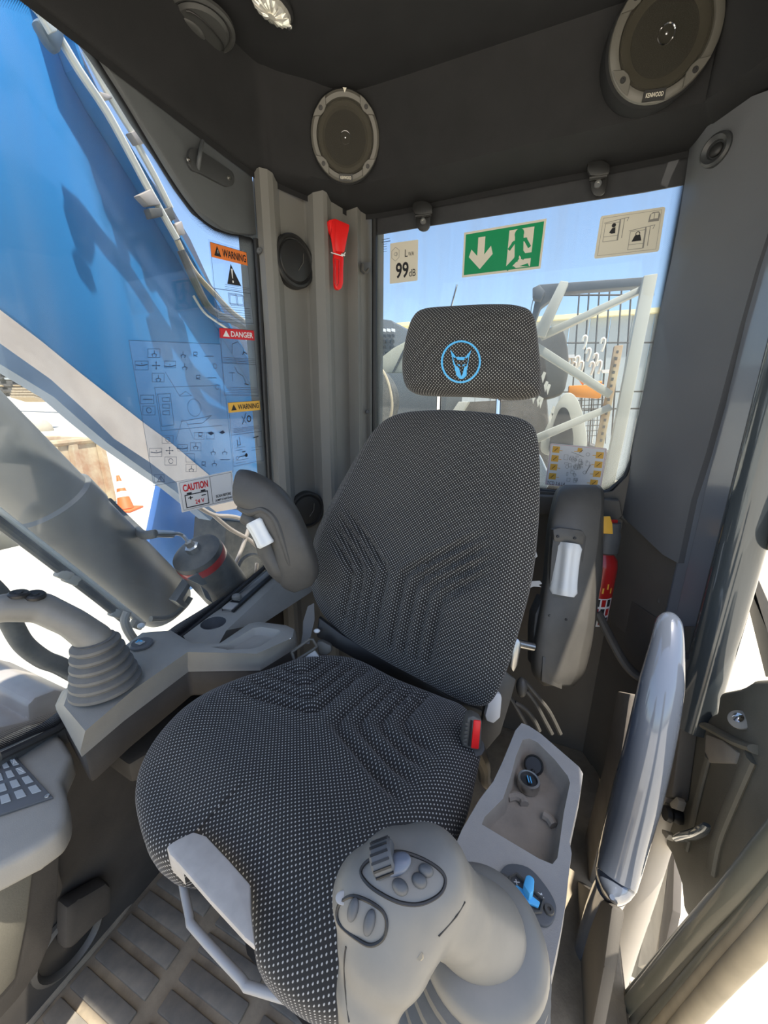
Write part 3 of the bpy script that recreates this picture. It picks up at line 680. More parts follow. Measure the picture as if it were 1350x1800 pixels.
# cross-sections down the arm: left, front-left, front-right, right pixel columns and depth
secs = [ (852, 992,1000,1044,1052,.93), (862, 980,988,1052,1059,.915), (885, 973,982,1054,1060,.895), (920, 966,975,1050,1059,.88), (960, 962,970,1046,1058,.875),
         (1010, 958,968,1036,1056,.87), (1050, 952,962,1032,1050,.865), (1100, 944,956,1026,1044,.86), (1150, 937,950,1014,1034,.86), (1185, 940,953,1008,1024,.86), (1206, 958,966,998,1008,.865) ]
rings = []
for v, a, b, c, e, d in secs:
    k = (d-.86)*0
    rings.append([P(a, v, d=d+.05), P(a+1, v, d=d+.018), P(b, v, d=d+.002), P((b+c)/2, v, d=d-.006), P(c, v, d=d), P((c+e)/2, v, d=d+.006), P(e, v, d=d+.03), P(e-2, v, d=d+.075), P((a+e)/2, v, d=d+.09)])
rr = []
for i in range(len(rings)): rr.append(crc(rings[i], 5))
RVN = []
for k in range(len(rr[0])): RVN.append(cr([r[k] for r in rr], 4))
rr = [[RVN[k][i] for k in range(len(RVN))] for i in range(len(RVN[0]))]
loft(rarm, rr); ra = part('armrest', rarm, m_armg, seat, ang=60); ra['label'] = 'raised grey armrest on the door side, seen from its front'
# recessed grip panel and white wheel
bm = NB(); prism(bm, [P(u, v, d=.868) for u, v in [(974,934),(980,928),(1025,934),(1032,944),(1028,965),(1020,1045),(1010,1055),(970,1050),(965,1040),(970,965)]], FW*.012, .003); part('wheel_recess', bm, m_arm, ra)
def wheel(parent, cA, cB, r, wdir, m):
    """fluted thumb wheel: five-sided waisted roller between cA and cB"""
    bm = NB(); ax = (cB-cA); L = ax.length; ax.normalize(); w = V(wdir); w = (w-ax*w.dot(ax)).normalized(); n = w.cross(ax); rings = []
    for k in range(13):
        t = k/12; e = .95+.13*(abs(t-.5)*2)**3-.25*(sm(abs(t-.5), .46, .5))
        ring = []
        for j in range(40):
            a = 2*pi*j/40; rr_ = r*e*(1-.20*(.5+.5*cos(5*a+pi*.0))*(1 if .04 < t < .96 else .3))
            ring.append(cA+ax*L*t+(w*cos(a)+n*sin(a))*rr_)
        rings.append(ring)
    loft(bm, rings); o = part('thumb_wheel', bm, m, parent, ang=50); o['label'] = 'white fluted thumb wheel'; return o
wheel(ra, P(998,955,d=.878), P(988,1046,d=.868), .030, RT, m_white)
bm = NB(); prism(bm, [P(u, v, d=.866) for u, v in [(972,930),(985,927),(1024,932),(1030,940),(1026,958),(1000,955),(974,952)]], FW*.02, .004); part('wheel_cap', bm, m_armg, ra)
for u, v, d in ((981,943,.865),(1011,946,.865),(966,1082,.862),(995,1089,.856)):
    screw('screw_hole', P(u, v, d=d-.001), -FW, .0028, m_blk, ra)
bm = NB(); prism(bm, [P(u, v, d=.858) for u, v in [(954,1154),(991,1163),(988,1212),(952,1198)]], FW*.006, .0015); part('cover_plate', bm, m_armg, ra)
bm = NB(); prism(bm, [P(u, v, d=.885) for u, v in [(955,1048),(962,1052),(945,1180),(938,1170),(938,1110),(941,1080)]], FW*.04, .004); part('arm_mount', bm, m_arm, ra)
# left armrest, tilted
bm = NB()
secs = [ ((428,826),(418,832),(411,850),(412,878),(424,893),(452,898),(470,882),(468,850),(450,832),.80),
         ((455,832),(440,838),(434,862),(440,890),(452,900),(468,906),(484,888),(484,862),(470,840),.80) ]
def cs(c, du, dv, wa, wb, d):
    g = lambda t: (1 if t >= 0 else -1)*abs(t)**.62
    """elliptic section around pixel c, half-axes along screen dir (du,dv) and along view"""
    p = P(*c, d=d); a = (RT*du-UP*dv).normalized(); return [p+a*g(cos(2*pi*k/20))*px(p, wa)*.96+FW*g(sin(2*pi*k/20))*wb*.9 for k in range(20)]
L = [((418,858),.1,-1,24,.030,.80),((424,858),.1,-1,34,.036,.80),((445,866),.25,-1,37,.040,.80),((470,882),.6,-.8,36,.040,.80),((490,905),.85,-.5,34,.038,.80),((506,935),.9,-.4,33,.038,.805),((517,965),.9,-.3,34,.038,.81),((524,995),.95,-.25,36,.038,.82),((528,1020),1,-.3,33,.034,.83),((534,1034),1,-.4,18,.020,.83)]
rings = [cs(*l) for l in L]
RVN = [cr([r[k] for r in rings], 4) for k in range(20)]
loft(bm, [[RVN[k][i] for k in range(20)] for i in range(len(RVN[0]))]); la = part('armrest', bm, m_arm, seat, ang=60); la['label'] = 'raised dark armrest on the window side, tilted over the side console'
# lip of the palm pad, wheel and its cradle
bm = NB(); tube(bm, [P(420,892,d=.785), P(440,900,d=.775), P(462,896,d=.77), P(482,912,d=.77), P(495,945,d=.775), P(507,985,d=.785), P(515,1010,d=.80)], [.006, .009, .008, .007, .007, .006, .004], 10, smooth=5); part('pad_lip', bm, m_arm, la)
bm = NB(); tube(bm, [P(430,905,d=.80), P(448,915,d=.80), P(462,940,d=.80), P(474,972,d=.805), P(490,1000,d=.81), P(505,1020,d=.82)], [.018, .022, .022, .022, .022, .015], 14, smooth=4); part('wheel_cradle', bm, m_arm, la)
wheel(la, P(447,915,d=.775), P(470,958,d=.78), .020, RT*.9+UP*.3, m_white)
bm = NB(); tube(bm, [P(536,1020,d=.86), P(552,1018,d=.88)], .008, 12); part('arm_pivot', bm, m_bar, la)


# ================= CONSOLES =================
from mathutils.geometry import tessellate_polygon
def holed(bm, outer, hole, floor_pts=None):
    """flat face with a recess: outer and hole are world loops, floor_pts the recess floor loop (same count as hole)"""
    vo = [bm.verts.new(p) for p in outer]; vh = [bm.verts.new(p) for p in hole]; allv = vo+vh
    for t in tessellate_polygon([[V(p) for p in outer], [V(p) for p in hole]]):
        try: bm.faces.new([allv[i] for i in t])
        except ValueError: pass
    return vo, vh
def zl(L, z): return [P(u, v, z=z) for u, v in L]
def shrink(pts, f, dz):
    c = sum(pts, V((0, 0, 0)))/len(pts); return [c+(p-c)*f+V((0, 0, dz)) for p in pts]
def recess(name, hole, f, dz, m, parent, lip=True):
    bm = NB(); L = [hole, shrink(hole, (1+f)/2+.02, dz*.35), shrink(hole, f, dz*.92), shrink(hole, f-.05, dz)]
    R_ = [[bm.verts.new(p) for p in r] for r in L]; n = len(hole)
    for i in range(len(R_)-1):
        for k in range(n): bm.faces.new([R_[i][k], R_[i][(k+1) % n], R_[i+1][(k+1) % n], R_[i+1][k]])
    bm.faces.new(R_[-1]); return mesh_obj(name, bm, m, parent, ang=70)
# left armrest console
lc = thing('side_console', 'grey side console with a tray on the window side of the seat', 'console', (-.66, .35, .45))
T = [(150,1285),(112,1240),(122,1212),(250,1112),(300,1108),(337,1131),(386,1131),(438,1096),(455,1093),(503,1099),(517,1106),(514,1121),(452,1149),(330,1146),(235,1212)]
Bo = [(141,1320),(97,1240),(108,1216),(245,1116),(300,1113),(337,1139),(388,1139),(442,1103),(456,1100),(505,1105),(523,1112),(522,1130),(457,1170),(330,1172),(215,1258)]
h2 = [(370,1137),(400,1132),(445,1104),(460,1102),(490,1107),(494,1112),(458,1136),(440,1141),(400,1142)]
bm = NB(); vo, vh = holed(bm, zl(T, .62), zl(h2, .62)); vb = [bm.verts.new(p) for p in zl(Bo, .578)]; vb2 = [bm.verts.new(p-V((0, 0, .012))) for p in zl(Bo, .578)]
n = len(vo)
for k in range(n): bm.faces.new([vo[k], vo[(k+1) % n], vb[(k+1) % n], vb[k]]); bm.faces.new([vb[k], vb[(k+1) % n], vb2[(k+1) % n], vb2[k]])
eo = [e for e in bm.edges if (e.verts[0] in vo and e.verts[1] in vo) or (e.verts[0] in vb and e.verts[1] in vb)]
eo = [e for e in eo if len(e.link_faces) == 2 and e.calc_face_angle(0) > .3]
bmesh.ops.bevel(bm, geom=eo, offset=.004, segments=3, affect='EDGES', profile=.5, clamp_overlap=True)
part('console_top', bm, m_cons, lc, ang=50)
recess('tray', zl(h2, .62), .80, -.014, m_cons, lc)
bm = NB(); lowp = zl(Bo, .575); cc = sum(lowp, V((0, 0, 0)))/n
prism(bm, [cc+(p-cc)*.985 for p in lowp], (0, 0, -.075), .008); part('console_body', bm, m_consd, lc)
bm = NB(); lp = [P(u, v, z=.44) for u, v in [(175,1310),(225,1345),(300,1300),(420,1230),(420,1180),(250,1200)]]; prism(bm, lp, (0, 0, -.05), .01); part('console_foot', bm, m_consd, lc)
o = bpy.data.objects['console_top']
for u, v in ((404,1163),(511,1123)):
    p, nn = hit(o, u, v); screw('screw', p, nn, .0035, m_steel, lc)
# thumb switch on the console
sw = thing('round_switch', 'round grey rocker switch with a blue symbol beside the far joystick boot', 'switch', P(249, 1132, z=.62))
bm = NB(); lathe(bm, P(249, 1134, z=.621), (0, 0, 1), [(.021, 0), (.021, .004), (.018, .007), (.0, .007)], 28); part('base_plate', bm, m_key, sw)
bm = NB(); c = P(246, 1129, z=.63); box(bm, c, .016, .012, .003, bevel=.001); part('rocker', bm, m_keyc, sw)
bm = NB(); box(bm, c+V((-.002, .002, .0022)), .012, .0035, .001); box(bm, c+V((-.004, -.001, .0022)), .003, .009, .001); part('blue_symbol', bm, m_emb, sw)
# window ledge
lg = thing('window_ledge', 'grey ledge with a round cup recess along the bottom of the side window', 'shelf', (-.68, .7, .5))
L1 = [(322,1118),(330,1112),(490,992),(545,950),(572,955),(556,975),(484,1027),(398,1108),(384,1133),(337,1140)]
cupc = P(375, 1095, z=.588); cup = [cupc+V((cos(2*pi*k/28)*.029, sin(2*pi*k/28)*.029, 0)) for k in range(28)]
bm = NB(); vo, vh = holed(bm, zl(L1, .588), cup)
vb = [bm.verts.new(p) for p in zl([(322,1120),(330,1114),(490,994),(545,952),(582,965),(574,1010),(545,1042),(466,1094),(384,1145),(337,1145)], .535)]
n = len(vo)
for k in range(n): bm.faces.new([vo[k], vo[(k+1) % n], vb[(k+1) % n], vb[k]])
bmesh.ops.bevel(bm, geom=[e for e in bm.edges if e.verts[0] in vo and e.verts[1] in vo and len(e.link_faces) == 2 and e.calc_face_angle(0) > .3], offset=.004, segments=3, affect='EDGES')
part('ledge_body', bm, m_cons, lg, ang=50)
recess('cup_recess', cup, .9, -.03, m_key, lg)
sl_ = thing('slide_rail', 'dark slide rail with a round grey locking knob set in the window ledge', 'rail', P(440, 1040, z=.59))
pA, pB = P(398, 1073, z=.593), P(500, 985, z=.593); dr = (pB-pA).normalized(); pr_ = V((dr.y, -dr.x, 0))
bm = NB(); box(bm, (pA+pB)/2+pr_*.004, (pB-pA).length, .034, .008, dr, pr_, Z, .001); part('rail_channel', bm, m_blk, sl_)
bm = NB(); box(bm, (pA+pB)/2+dr*.02, (pB-pA).length-.05, .019, .012, dr, pr_, Z, .002); part('rail_strip', bm, m_pillar, sl_)
bm = NB(); box(bm, pA+dr*.016+pr_*.002, .032, .030, .014, dr, pr_, Z, .003); part('end_block', bm, m_cons2, sl_)
bm = NB(); lathe(bm, P(416, 1052, z=.600), (0, 0, 1), [(.0115, 0), (.0125, .003), (.0115, .009), (.009, .011), (.005, .0105), (.004, .012), (0, .012)], 24); part('knob', bm, m_joy, sl_)
# front console with a keypad, bottom left
fc = thing('keypad_console', 'grey front console corner carrying a square keypad at the left edge of the picture', 'console', P(40, 1420, z=.47))
K = [(-60,1348),(0,1322),(60,1300),(97,1283),(112,1300),(128,1326),(108,1368),(117,1400),(119,1432),(104,1462),(60,1492),(0,1522),(-60,1552)]
bm = NB(); prism(bm, zl(K, .53), (0, 0, -.045), .010, 3); part('console_shell', bm, m_cons, fc)
kq = [P(u, v, z=.5315) for u, v in [(-8,1343),(27,1332),(93,1404),(-8,1440)]]
kq = zl([(-30,1348),(27,1331),(94,1404),(-30,1446)], .531)
bm = NB(); prism(bm, kq, (0, 0, .004), .001); kp = part('keypad_plate', bm, m_key, fc)
ks = Sheet(kq[1]+Z*.004, kq[2]+Z*.004, kq[3]+Z*.004, kq[0]+Z*.004)
sh = None
for r in range(4):
    for c in range(4):
        if c > 2 and False: continue
        bm = NB(); a0, b0 = .08+.21*r, .08+.24*c; q = [ks.m(a0, b0), ks.m(a0+.14, b0), ks.m(a0+.14, b0+.15), ks.m(a0, b0+.15)]
        prism(bm, q, Z*.002, .0006, 1); part('key', bm, m_keyc, kp)
bm = NB(); ks.line(bm, [(.10, .20), (.20, .12), (.10, .12), (.20, .20)], .0008, .0026); ks.line(bm, [(.31, .20), (.41, .12), (.41, .20)], .0008, .0026); flat('key_symbols', bm, m_white, kp)
screw('screw', P(83, 1399, z=.5355), Z, .003, m_steel, fc)
bm = NB()
xk = P(95, 1470, z=.49).x
prism(bm, [P(u, v, x=xk-.02) for u, v in [(-80,1560),(0,1528),(62,1497),(103,1468),(106,1478),(104,1560),(92,1650),(70,1705),(30,1760),(-80,1880)]], (-.03, 0, 0), .004); sp = part('side_panel', bm, m_consd, fc)
bm = NB(); prism(bm, [P(u, v, x=xk-.017) for u, v in [(-80,1600),(0,1552),(55,1514),(60,1520),(48,1620),(28,1720),(0,1752),(-80,1800)]], (-.01, 0, 0), .003); part('inset_panel', bm, m_trim, fc)
bm = NB(); prism(bm, [P(u, v, x=-.735) for u, v in [(95,1500),(110,1560),(105,1575),(98,1580)]], (-.02, 0, 0)); part('bracket', bm, m_consd, fc)
# left wall vent low by the mat
vt = thing('floor_vent', 'round air vent low on the side wall above the floor mat', 'vent', P(125, 1650, x=-.75))
pv = P(120, 1652, x=-.752); bm = NB(); lathe(bm, pv, (1, 0, 0), [(.062, 0), (.062, .008), (.055, .012), (.050, .006), (.048, 0)], 36); part('vent_ring', bm, m_armg, vt)
bm = NB(); lathe(bm, pv, (1, 0, 0), [(.05, .001), (.03, .004), (.012, .012), (0, .014)], 32); part('vent_disc', bm, m_blk, vt)
bm = NB(); prism(bm, [P(u, v, x=-.752) for u, v in [(97,1580),(120,1565),(170,1537),(178,1545),(178,1590),(150,1610),(110,1650),(95,1655)]], (.035, 0, 0), .012); struct('trim_11', bm, m_consd)
# floor mat
fm = thing('floor_mat', 'dusty brown rubber floor mat with raised dark tread blocks', 'mat', (-.3, .4, 0))
bm = NB(); prism(bm, [V((-.775, -.40, -.004)), V((.25, -.40, -.004)), V((.25, 1.15, -.004)), V((-.735, 1.15, -.004)), V((-.735, .70, -.004)), V((-.775, .55, -.004)), V((-.775, .34, -.004)), V((-.765, .31, -.004))], (0, 0, .010), .002); part('mat_sheet', bm, m_mat, fm)
bm = NB(); tube(bm, [V((-.752, -.3, .008)), V((-.757, .30, .008)), V((-.765, .345, .008)), V((-.76, .8, .008))], .008, 8); part('mat_rim', bm, m_mat, fm)
bb = None
for xa, xb in ((-.738, -.59), (-.555, -.405), (-.37, -.22), (-.18, -.03), (.01, .16)):
    for j in range(17):
        y = -.06+j*.0455
        if xa > -.2 and y > .3: continue
        if bb is None:
            bm = NB(); box(bm, (0, 0, 0), .15, .031, .008, bevel=.002); bb = part('tread_block', bm, m_block, fm); o = bb
        else:
            o = bb.copy(); COL.objects.link(o); o.parent = fm
        o.location = V(((xa+xb)/2, y, .009))-fm.location
# right console
rc = thing('door_side_console', 'dusty grey console with a deep tray on the door side of the seat', 'console', (.02, .4, .45))
T = [(917,1271),(930,1276),(951,1290),(996,1329),(1018,1348),(1025,1360),(1021,1387),(1001,1480),(1005,1500),(1001,1524),(995,1584),(985,1640),(968,1720),(945,1830),(690,1860),(695,1760),(715,1690),(745,1620),(770,1560),(790,1510),(812,1458),(843,1405),(867,1374),(883,1340),(906,1284)]
H = [(919,1300),(930,1298),(945,1305),(975,1335),(998,1364),(1002,1376),(991,1429),(980,1508),(971,1519),(947,1509),(895,1478),(847,1449),(852,1436),(884,1404),(898,1364),(907,1329)]
Bx = [(u+(3 if u > 920 else -2), v) for u, v in T]
bm = NB(); vo, vh = holed(bm, zl(T, .60), zl(H, .60)); cT = sum(zl(T, .60), V((0, 0, 0)))/len(T)
vb = [bm.verts.new(cT+(p-cT)*1.02-Z*.035) for p in zl(T, .60)]; n = len(vo)
for k in range(n): bm.faces.new([vo[k], vo[(k+1) % n], vb[(k+1) % n], vb[k]])
bmesh.ops.bevel(bm, geom=[e for e in bm.edges if e.verts[0] in vo and e.verts[1] in vo and len(e.link_faces) == 2 and e.calc_face_angle(0) > .3], offset=.006, segments=3, affect='EDGES')
bmesh.ops.bevel(bm, geom=[e for e in bm.edges if len(e.link_faces) == 1 and e.verts[0].is_valid and abs(e.verts[0].co.z-.6) < 1e-5], offset=.002, segments=1, affect='EDGES') if False else None
part('console_top', bm, m_cons2, rc, ang=50)
tr_ = recess('tray', zl(H, .60), .86, -.028, m_traydust, rc)
bm = NB(); prism(bm, [cT+(p-cT)*.97 for p in zl(T, .565)], (0, 0, -.42), .01); part('console_body', bm, m_consd, rc)
for pts in ([(892,1402),(905,1399),(918,1405),(922,1414)], [(955,1432),(966,1440),(974,1452)]):
    bm = NB(); tube(bm, [P(u, v, z=.576) for u, v in pts], .006, 8, smooth=4); part('tray_rib', bm, m_traydust, rc)
ps = thing('power_socket', 'round power socket with a silver ring in the door side console tray', 'socket', P(928, 1380, z=.575))
pc = P(928, 1382, z=.575)
bm = NB(); lathe(bm, pc, (0, 0, 1), [(.0150, 0), (.0158, .008), (.0148, .013), (.0118, .0135), (.0112, .008)], 32); part('silver_ring', bm, m_steel, ps)
bm = NB(); lathe(bm, pc, (0, 0, 1), [(.0112, .006), (.0112, .010), (0, .0105)], 24); box(bm, pc+V((0, .0, .0115)), .004, .013, .002, (1, .3, 0), (-.3, 1, 0)); part('socket_core', bm, m_blk, ps)
bm = NB(); box(bm, pc+V((-.001, 0, .013)), .0012, .010, .0008, (1, .3, 0), (-.3, 1, 0)); box(bm, pc+V((.0025, 0, .013)), .0012, .010, .0008, (1, .3, 0), (-.3, 1, 0)); part('blue_mark', bm, m_emb, ps)
bm = NB(); q = P(938, 1345, z=.582); lathe(bm, q, (-.1, -.5, .6), [(.013, -.003), (.014, 0), (.012, .003), (.011, .001), (0, .001)], 24); tube(bm, [q-V((.0, .006, .004)), pc+V((0, .012, .004))], .003, 8); part('socket_cap', bm, m_blk, ps)
ls = thing('lockout_switch', 'blue toggle lockout switch on an oval plate beside the near joystick', 'switch', P(925, 1578, z=.60))
ov = crc([P(u, v, z=.6) for u, v in [(876,1545),(892,1523),(927,1528),(955,1556),(976,1592),(974,1618),(960,1632),(935,1622),(896,1594),(879,1568)]], 4)
bm = NB(); prism(bm, ov, (0, 0, .004), .0012); pl_ = part('oval_plate', bm, m_key, ls)
bm = NB(); fr_ = [P(u, v, z=.606) for u, v in [(896,1543),(908,1536),(955,1582),(950,1603),(940,1604),(895,1556)]]
tube(bm, fr_+[fr_[0]], .0018, 6); part('bezel', bm, m_armg, ls)
bl = [(275,1440),(310,1435),(350,1462),(440,1530),(490,1570),(475,1610),(400,1580),(330,1530),(270,1480)]
bm = NB(); prism(bm, [P(840+x/4.5, 1240+y/4.5, z=.606) for x, y in bl], (0, 0, .003), .0008)
prism(bm, [P(840+x/4.5, 1240+y/4.5, z=.608) for x, y in [(350,1480),(372,1400),(402,1396),(440,1430),(432,1530),(400,1560)]], (0, 0, .012), .002); part('blue_toggle', bm, m_emb, ls)
bm = NB()
for a, b in (((285,1395),(330,1400)), ((300,1375),(310,1420)), ((470,1480),(510,1500)), ((505,1485),(480,1520)), ((520,1520),(515,1560))):
    tube(bm, [P(840+a[0]/4.5, 1240+a[1]/4.5, z=.6045), P(840+b[0]/4.5, 1240+b[1]/4.5, z=.6045)], .0005, 5)
part('plate_symbols', bm, m_white, ls)
for u, v in ((886,1546),(965,1600)): screw('screw', P(u, v, z=.604), Z, .0045, m_armg, ls, .003)

# ================= JOYSTICKS =================
def bellows(bm, c0, c1, r0, r1, rings, seg=44, sq=0.):
    ax = (c1-c0); L = ax.length; prof = []
    for k in range(rings):
        t0, t1 = k/rings, (k+1)/rings
        ra, rb = r0+(r1-r0)*t0, r0+(r1-r0)*t1
        prof += [(ra-.004, L*(t0+.02/rings)), (ra, L*(t0+.25/rings)), (ra-.0005, L*(t0+.55/rings)), (rb-.0045, L*(t0+.9/rings))]
    prof += [(r1-.003, L), (r1*.5, L+.004), (0, L+.004)]
    lathe(bm, c0, ax, prof, seg)
# near joystick
j1 = thing('joystick', 'near grey joystick with thumb roller and oval buttons on the door side', 'joystick', P(810, 1740, z=.60))
cb = P(815, 1765, z=.605); ct = P(848, 1650, z=.695)
bm = NB(); bellows(bm, cb, ct, .068, .050, 5); part('rubber_boot', bm, m_rub, j1, ang=25)
axj = (ct-cb).normalized()
bm = NB(); lathe(bm, ct-axj*.004, axj, [(.049, 0), (.050, .006), (.047, .013), (.040, .018), (.030, .022), (0, .024)], 48); part('boot_collar', bm, m_joy, j1)
def capsule(bm, a, b, ra, rb, n=14):
    d = (b-a); L = d.length; d.normalize(); prof = []
    for k in range(7): t = pi/2*k/6; prof.append((ra*sin(t) if k else 0, -ra*cos(t)))
    for k in range(7): t = pi/2*k/6; prof.append((rb*cos(t) if k < 6 else 0, L+rb*sin(t)))
    lathe(bm, a, d, prof, 20, caps=False)
hd1 = P(655, 1575, z=.775); hd2 = P(748, 1545, z=.780); pm = P(680, 1640, z=.757); pb = P(652, 1735, z=.735); pe = P(640, 1830, z=.70)
bm = NB()
capsule(bm, hd1, hd2, .028, .032); capsule(bm, hd1, pm, .027, .034); capsule(bm, hd2, pm, .032, .033); capsule(bm, (hd1+hd2)/2, pm, .034, .034); capsule(bm, pm, pb, .034, .023); capsule(bm, pb, pe, .023, .016)
nk = P(796, 1598, z=.748); capsule(bm, hd2, nk, .030, .028); capsule(bm, nk, ct+axj*.008, .027, .032)
grip = remesh('grip', bm, m_joy, j1, .0028, 10, .5)
def Jp(x, y, h=.0): p, nn = hit(grip, 540+x/3.553, 1450+y/3.553); return p+nn*h, nn
_gb = BVHTree.FromPolygons([w.co+wloc(grip) for w in grip.data.vertices], [tuple(p.vertices) for p in grip.data.polygons])
def Jp(x, y, h=0.):
    r = _gb.ray_cast(CP, ray(540+x/3.553, 1450+y/3.553).normalized())
    if r[0] is None: return P(540+x/3.553, 1450+y/3.553, d=.28), -FW
    return r[0]+r[1]*h, r[1]
for nm, loop in (('upper_pad_seam', [(335,290),(400,215),(560,170),(700,205),(820,275),(862,345),(830,430),(720,490),(600,490),(480,440),(380,370)]), ('lower_pad_seam', [(200,500),(290,445),(440,510),(495,590),(480,700),(405,750),(320,715),(200,610)])):
    bm = NB(); q = [Jp(x, y, .0003)[0] for x, y in loop]; q = crc(q, 5); tube(bm, q+[q[0]], .0011, 6, caps=False); part(nm, bm, m_blk, j1)
for nm, x, y, rx, ry, rot, h in (('button', 580, 388, 54, 40, 35, .004), ('button', 700, 348, 50, 38, 30, .004), ('button', 742, 285, 48, 34, 25, .004), ('button', 288, 528, 34, 62, 20, .003), ('button', 390, 608, 36, 68, 20, .003)):
    c, nn = Jp(x, y); s_ = depth(c)/F/3.553; a = (RT*cos(radians(rot))-UP*sin(radians(rot))); a = (a-nn*a.dot(nn)).normalized(); b = nn.cross(a)
    bm = NB(); ball(bm, c+nn*.0005, rx*s_, ry*s_, h, a, b, nn, 10); part(nm, bm, m_key, j1)
c, nn = Jp(480, 215); bm = NB(); ax_ = (RT*.9+UP*.35); ax_ = (ax_-nn*ax_.dot(nn)).normalized(); bx = nn.cross(ax_)
lathe(bm, c-ax_*.0075+nn*.001, ax_, [(0, 0), (.008, 0), (.010, .002), (.010, .013), (.008, .015), (0, .015)], 24); ro = part('thumb_roller', bm, m_key, j1)
for k in range(9):
    t = radians(-20+k*24); d = nn*sin(t)+bx*cos(t); bm = NB(); box(bm, c+nn*.001+d*.0101, .012, .0013, .0013, ax_, d.cross(ax_), d); part('roller_ridge', bm, m_blk, ro)
c, nn = Jp(560, 250); bm = NB(); ball(bm, c+nn*.001, .010, .006, .004, ax_, nn.cross(ax_), nn); part('hat_switch', bm, mat('hat_blue_grey', (.15, .17, .21), .35), j1)
bm = NB(); q = [Jp(x, y, .0001)[0] for x, y in [(243,760),(232,850),(236,1000),(262,1230)]]; tube(bm, q, .0006, 6, smooth=3); part('mould_seam', bm, m_blk, j1); bm = NB(); q = [Jp(x, y, .0001)[0] for x, y in [(985,480),(930,570),(820,695)]]; tube(bm, q, .0006, 6); part('mould_seam', bm, m_blk, j1)
bm = NB(); tube(bm, [Jp(700,815)[0], P(540+900/3.553, 1450+800/3.553, d=.29)], .0022, 8); tube(bm, [P(540+720/3.553, 1450+825/3.553, d=.28), P(540+815/3.553, 1450+835/3.553, d=.275)], .002, 8); part('cable_tie', bm, m_seal, j1)
c, nn = Jp(225, 455); bm = NB(); ball(bm, c, .005, .0035, .0006, RT, nn.cross(RT), nn); part('worn_patch', bm, m_bar, j1)
# far joystick
j2 = thing('joystick', 'far grey joystick on the window side console, two round buttons on its head', 'joystick', P(190, 1200, z=.62))
cb = P(188, 1205, z=.624); ct = P(166, 1123, z=.716)
bm = NB(); bellows(bm, cb, ct, .054, .033, 6, sq=.2); part('rubber_boot', bm, m_rub, j2, ang=25)
bm = NB(); n1 = P(128, 1095, z=.752); n2 = P(72, 1068, z=.785); n3 = P(10, 1068, z=.80); n4 = P(-60, 1085, z=.79)
capsule(bm, ct, n1, .026, .023); capsule(bm, n1, n2, .023, .0235); capsule(bm, n2, n3, .0235, .0215); capsule(bm, n3, n4, .0215, .019)
g2 = remesh('grip', bm, m_joy, j2, .003, 8)
for u, v in ((33,1041),(62,1043)):
    c, nn = hit(g2, u, v+4); nn = (nn+Z*.8).normalized(); bm = NB(); lathe(bm, c-nn*.002, nn, [(.0135, 0), (.0135, .004), (.011, .0065), (.005, .0055), (.0045, .007), (0, .007)], 24); part('button', bm, m_blk, j2)

# ================= SPEAKERS, LAMP, VENTS =================
def speaker(label, u, v, n, rp, group=None):
    n = V(n).normalized(); c, n0 = hit(ceil_o, u, v); n = (n*.55+n0*.45).normalized(); c = c+n*.030; r = rp*depth(c)/F
    t = thing('speaker', label, 'speaker', c)
    up = (Z-n*Z.dot(n)).normalized(); rt_ = up.cross(n)
    def q(a, rr_, h): a = radians(a); return c+(rt_*cos(a)+up*sin(a))*r*rr_+n*h
    bm = NB(); lathe(bm, c, n, [(r*1.02, -.05), (r*1.04, -.004), (r*1.0, .001), (r*.80, .001)], 56); part('baffle', bm, m_liner, t)
    bm = NB(); lathe(bm, c, n, [(r*1.0, 0), (r*.985, .006), (r*.93, .009), (r*.83, .0085), (r*.80, .002), (r*.80, 0)], 56, caps=False); ri = part('rim', bm, m_ring, t)
    bm = NB(); lathe(bm, c, n, [(r*.80, .001), (r*.76, .005), (r*.66, .005), (r*.58, .0), (r*.25, -.012), (0, -.012)], 56, caps=False); part('cone', bm, m_cone_, t)
    bm = NB(); lathe(bm, c, n, [(r*.80, .0075), (r*.4, .0095), (0, .0105)], 56, caps=False); part('mesh_grille', bm, MATS['grille_mesh'], t)
    bm = NB(); lathe(bm, c, n, [(r*.16, .0108), (r*.15, .0122), (r*.135, .0108)], 40, caps=False); part('tweeter_ring', bm, m_chrome, t)
    bm = NB(); ball(bm, c+n*.011, .0022, .0022, .0015, rt_, up, n, 6); part('tweeter_cap', bm, m_chrome, t)
    for a in (48, 140, 222, 318):
        bm = NB(); pts = [q(a-17, .985, .0098), q(a-8, .985, .0098), q(a+8, .985, .0098), q(a+17, .985, .0098), q(a+9, .80, .0098), q(a, .765, .0098), q(a-9, .80, .0098)]
        prism(bm, pts, n*.003, .001, 1); part('lug', bm, m_joyd, t)
        screw('screw', q(a, .885, .0130), n, r*.048, m_blk, t)
    bm = NB(); prism(bm, [q(90-3, 1.0, .0095), q(90+3, 1.0, .0095), q(90, .90, .0095)], n*.001); part('pointer_mark', bm, m_stick, t)
    lab = Sheet(q(270-14, .82, .0125), q(270+14, .82, .0125), q(270+12, .99, .0125), q(270-12, .99, .0125))
    bm = NB(); prism(bm, [lab.c[i]-n*.004 for i in range(4)], n*.004); ba = part('badge', bm, m_blk, t)
    bm = NB(); lab.text(bm, 'KENWOOD', .10, .30, .90, .72, .0006, .01); flat('lettering', bm, m_stick, ba)
    return t
m_joyd = mat('speaker_lug', (.12, .115, .10), .4)
gm = glassmat('grille_mesh', (.7, .68, .62), haze=.35, streak=0, refl=.01, hcol=(.09, .085, .07), streakdir='N')
s20, s5 = radians(20), radians(5)
speaker('round speaker with metal rim above the ribbed corner pillar', 607, 247, (sin(s20)*cos(s20), -cos(s20)*cos(s20), -sin(s20)), 60)
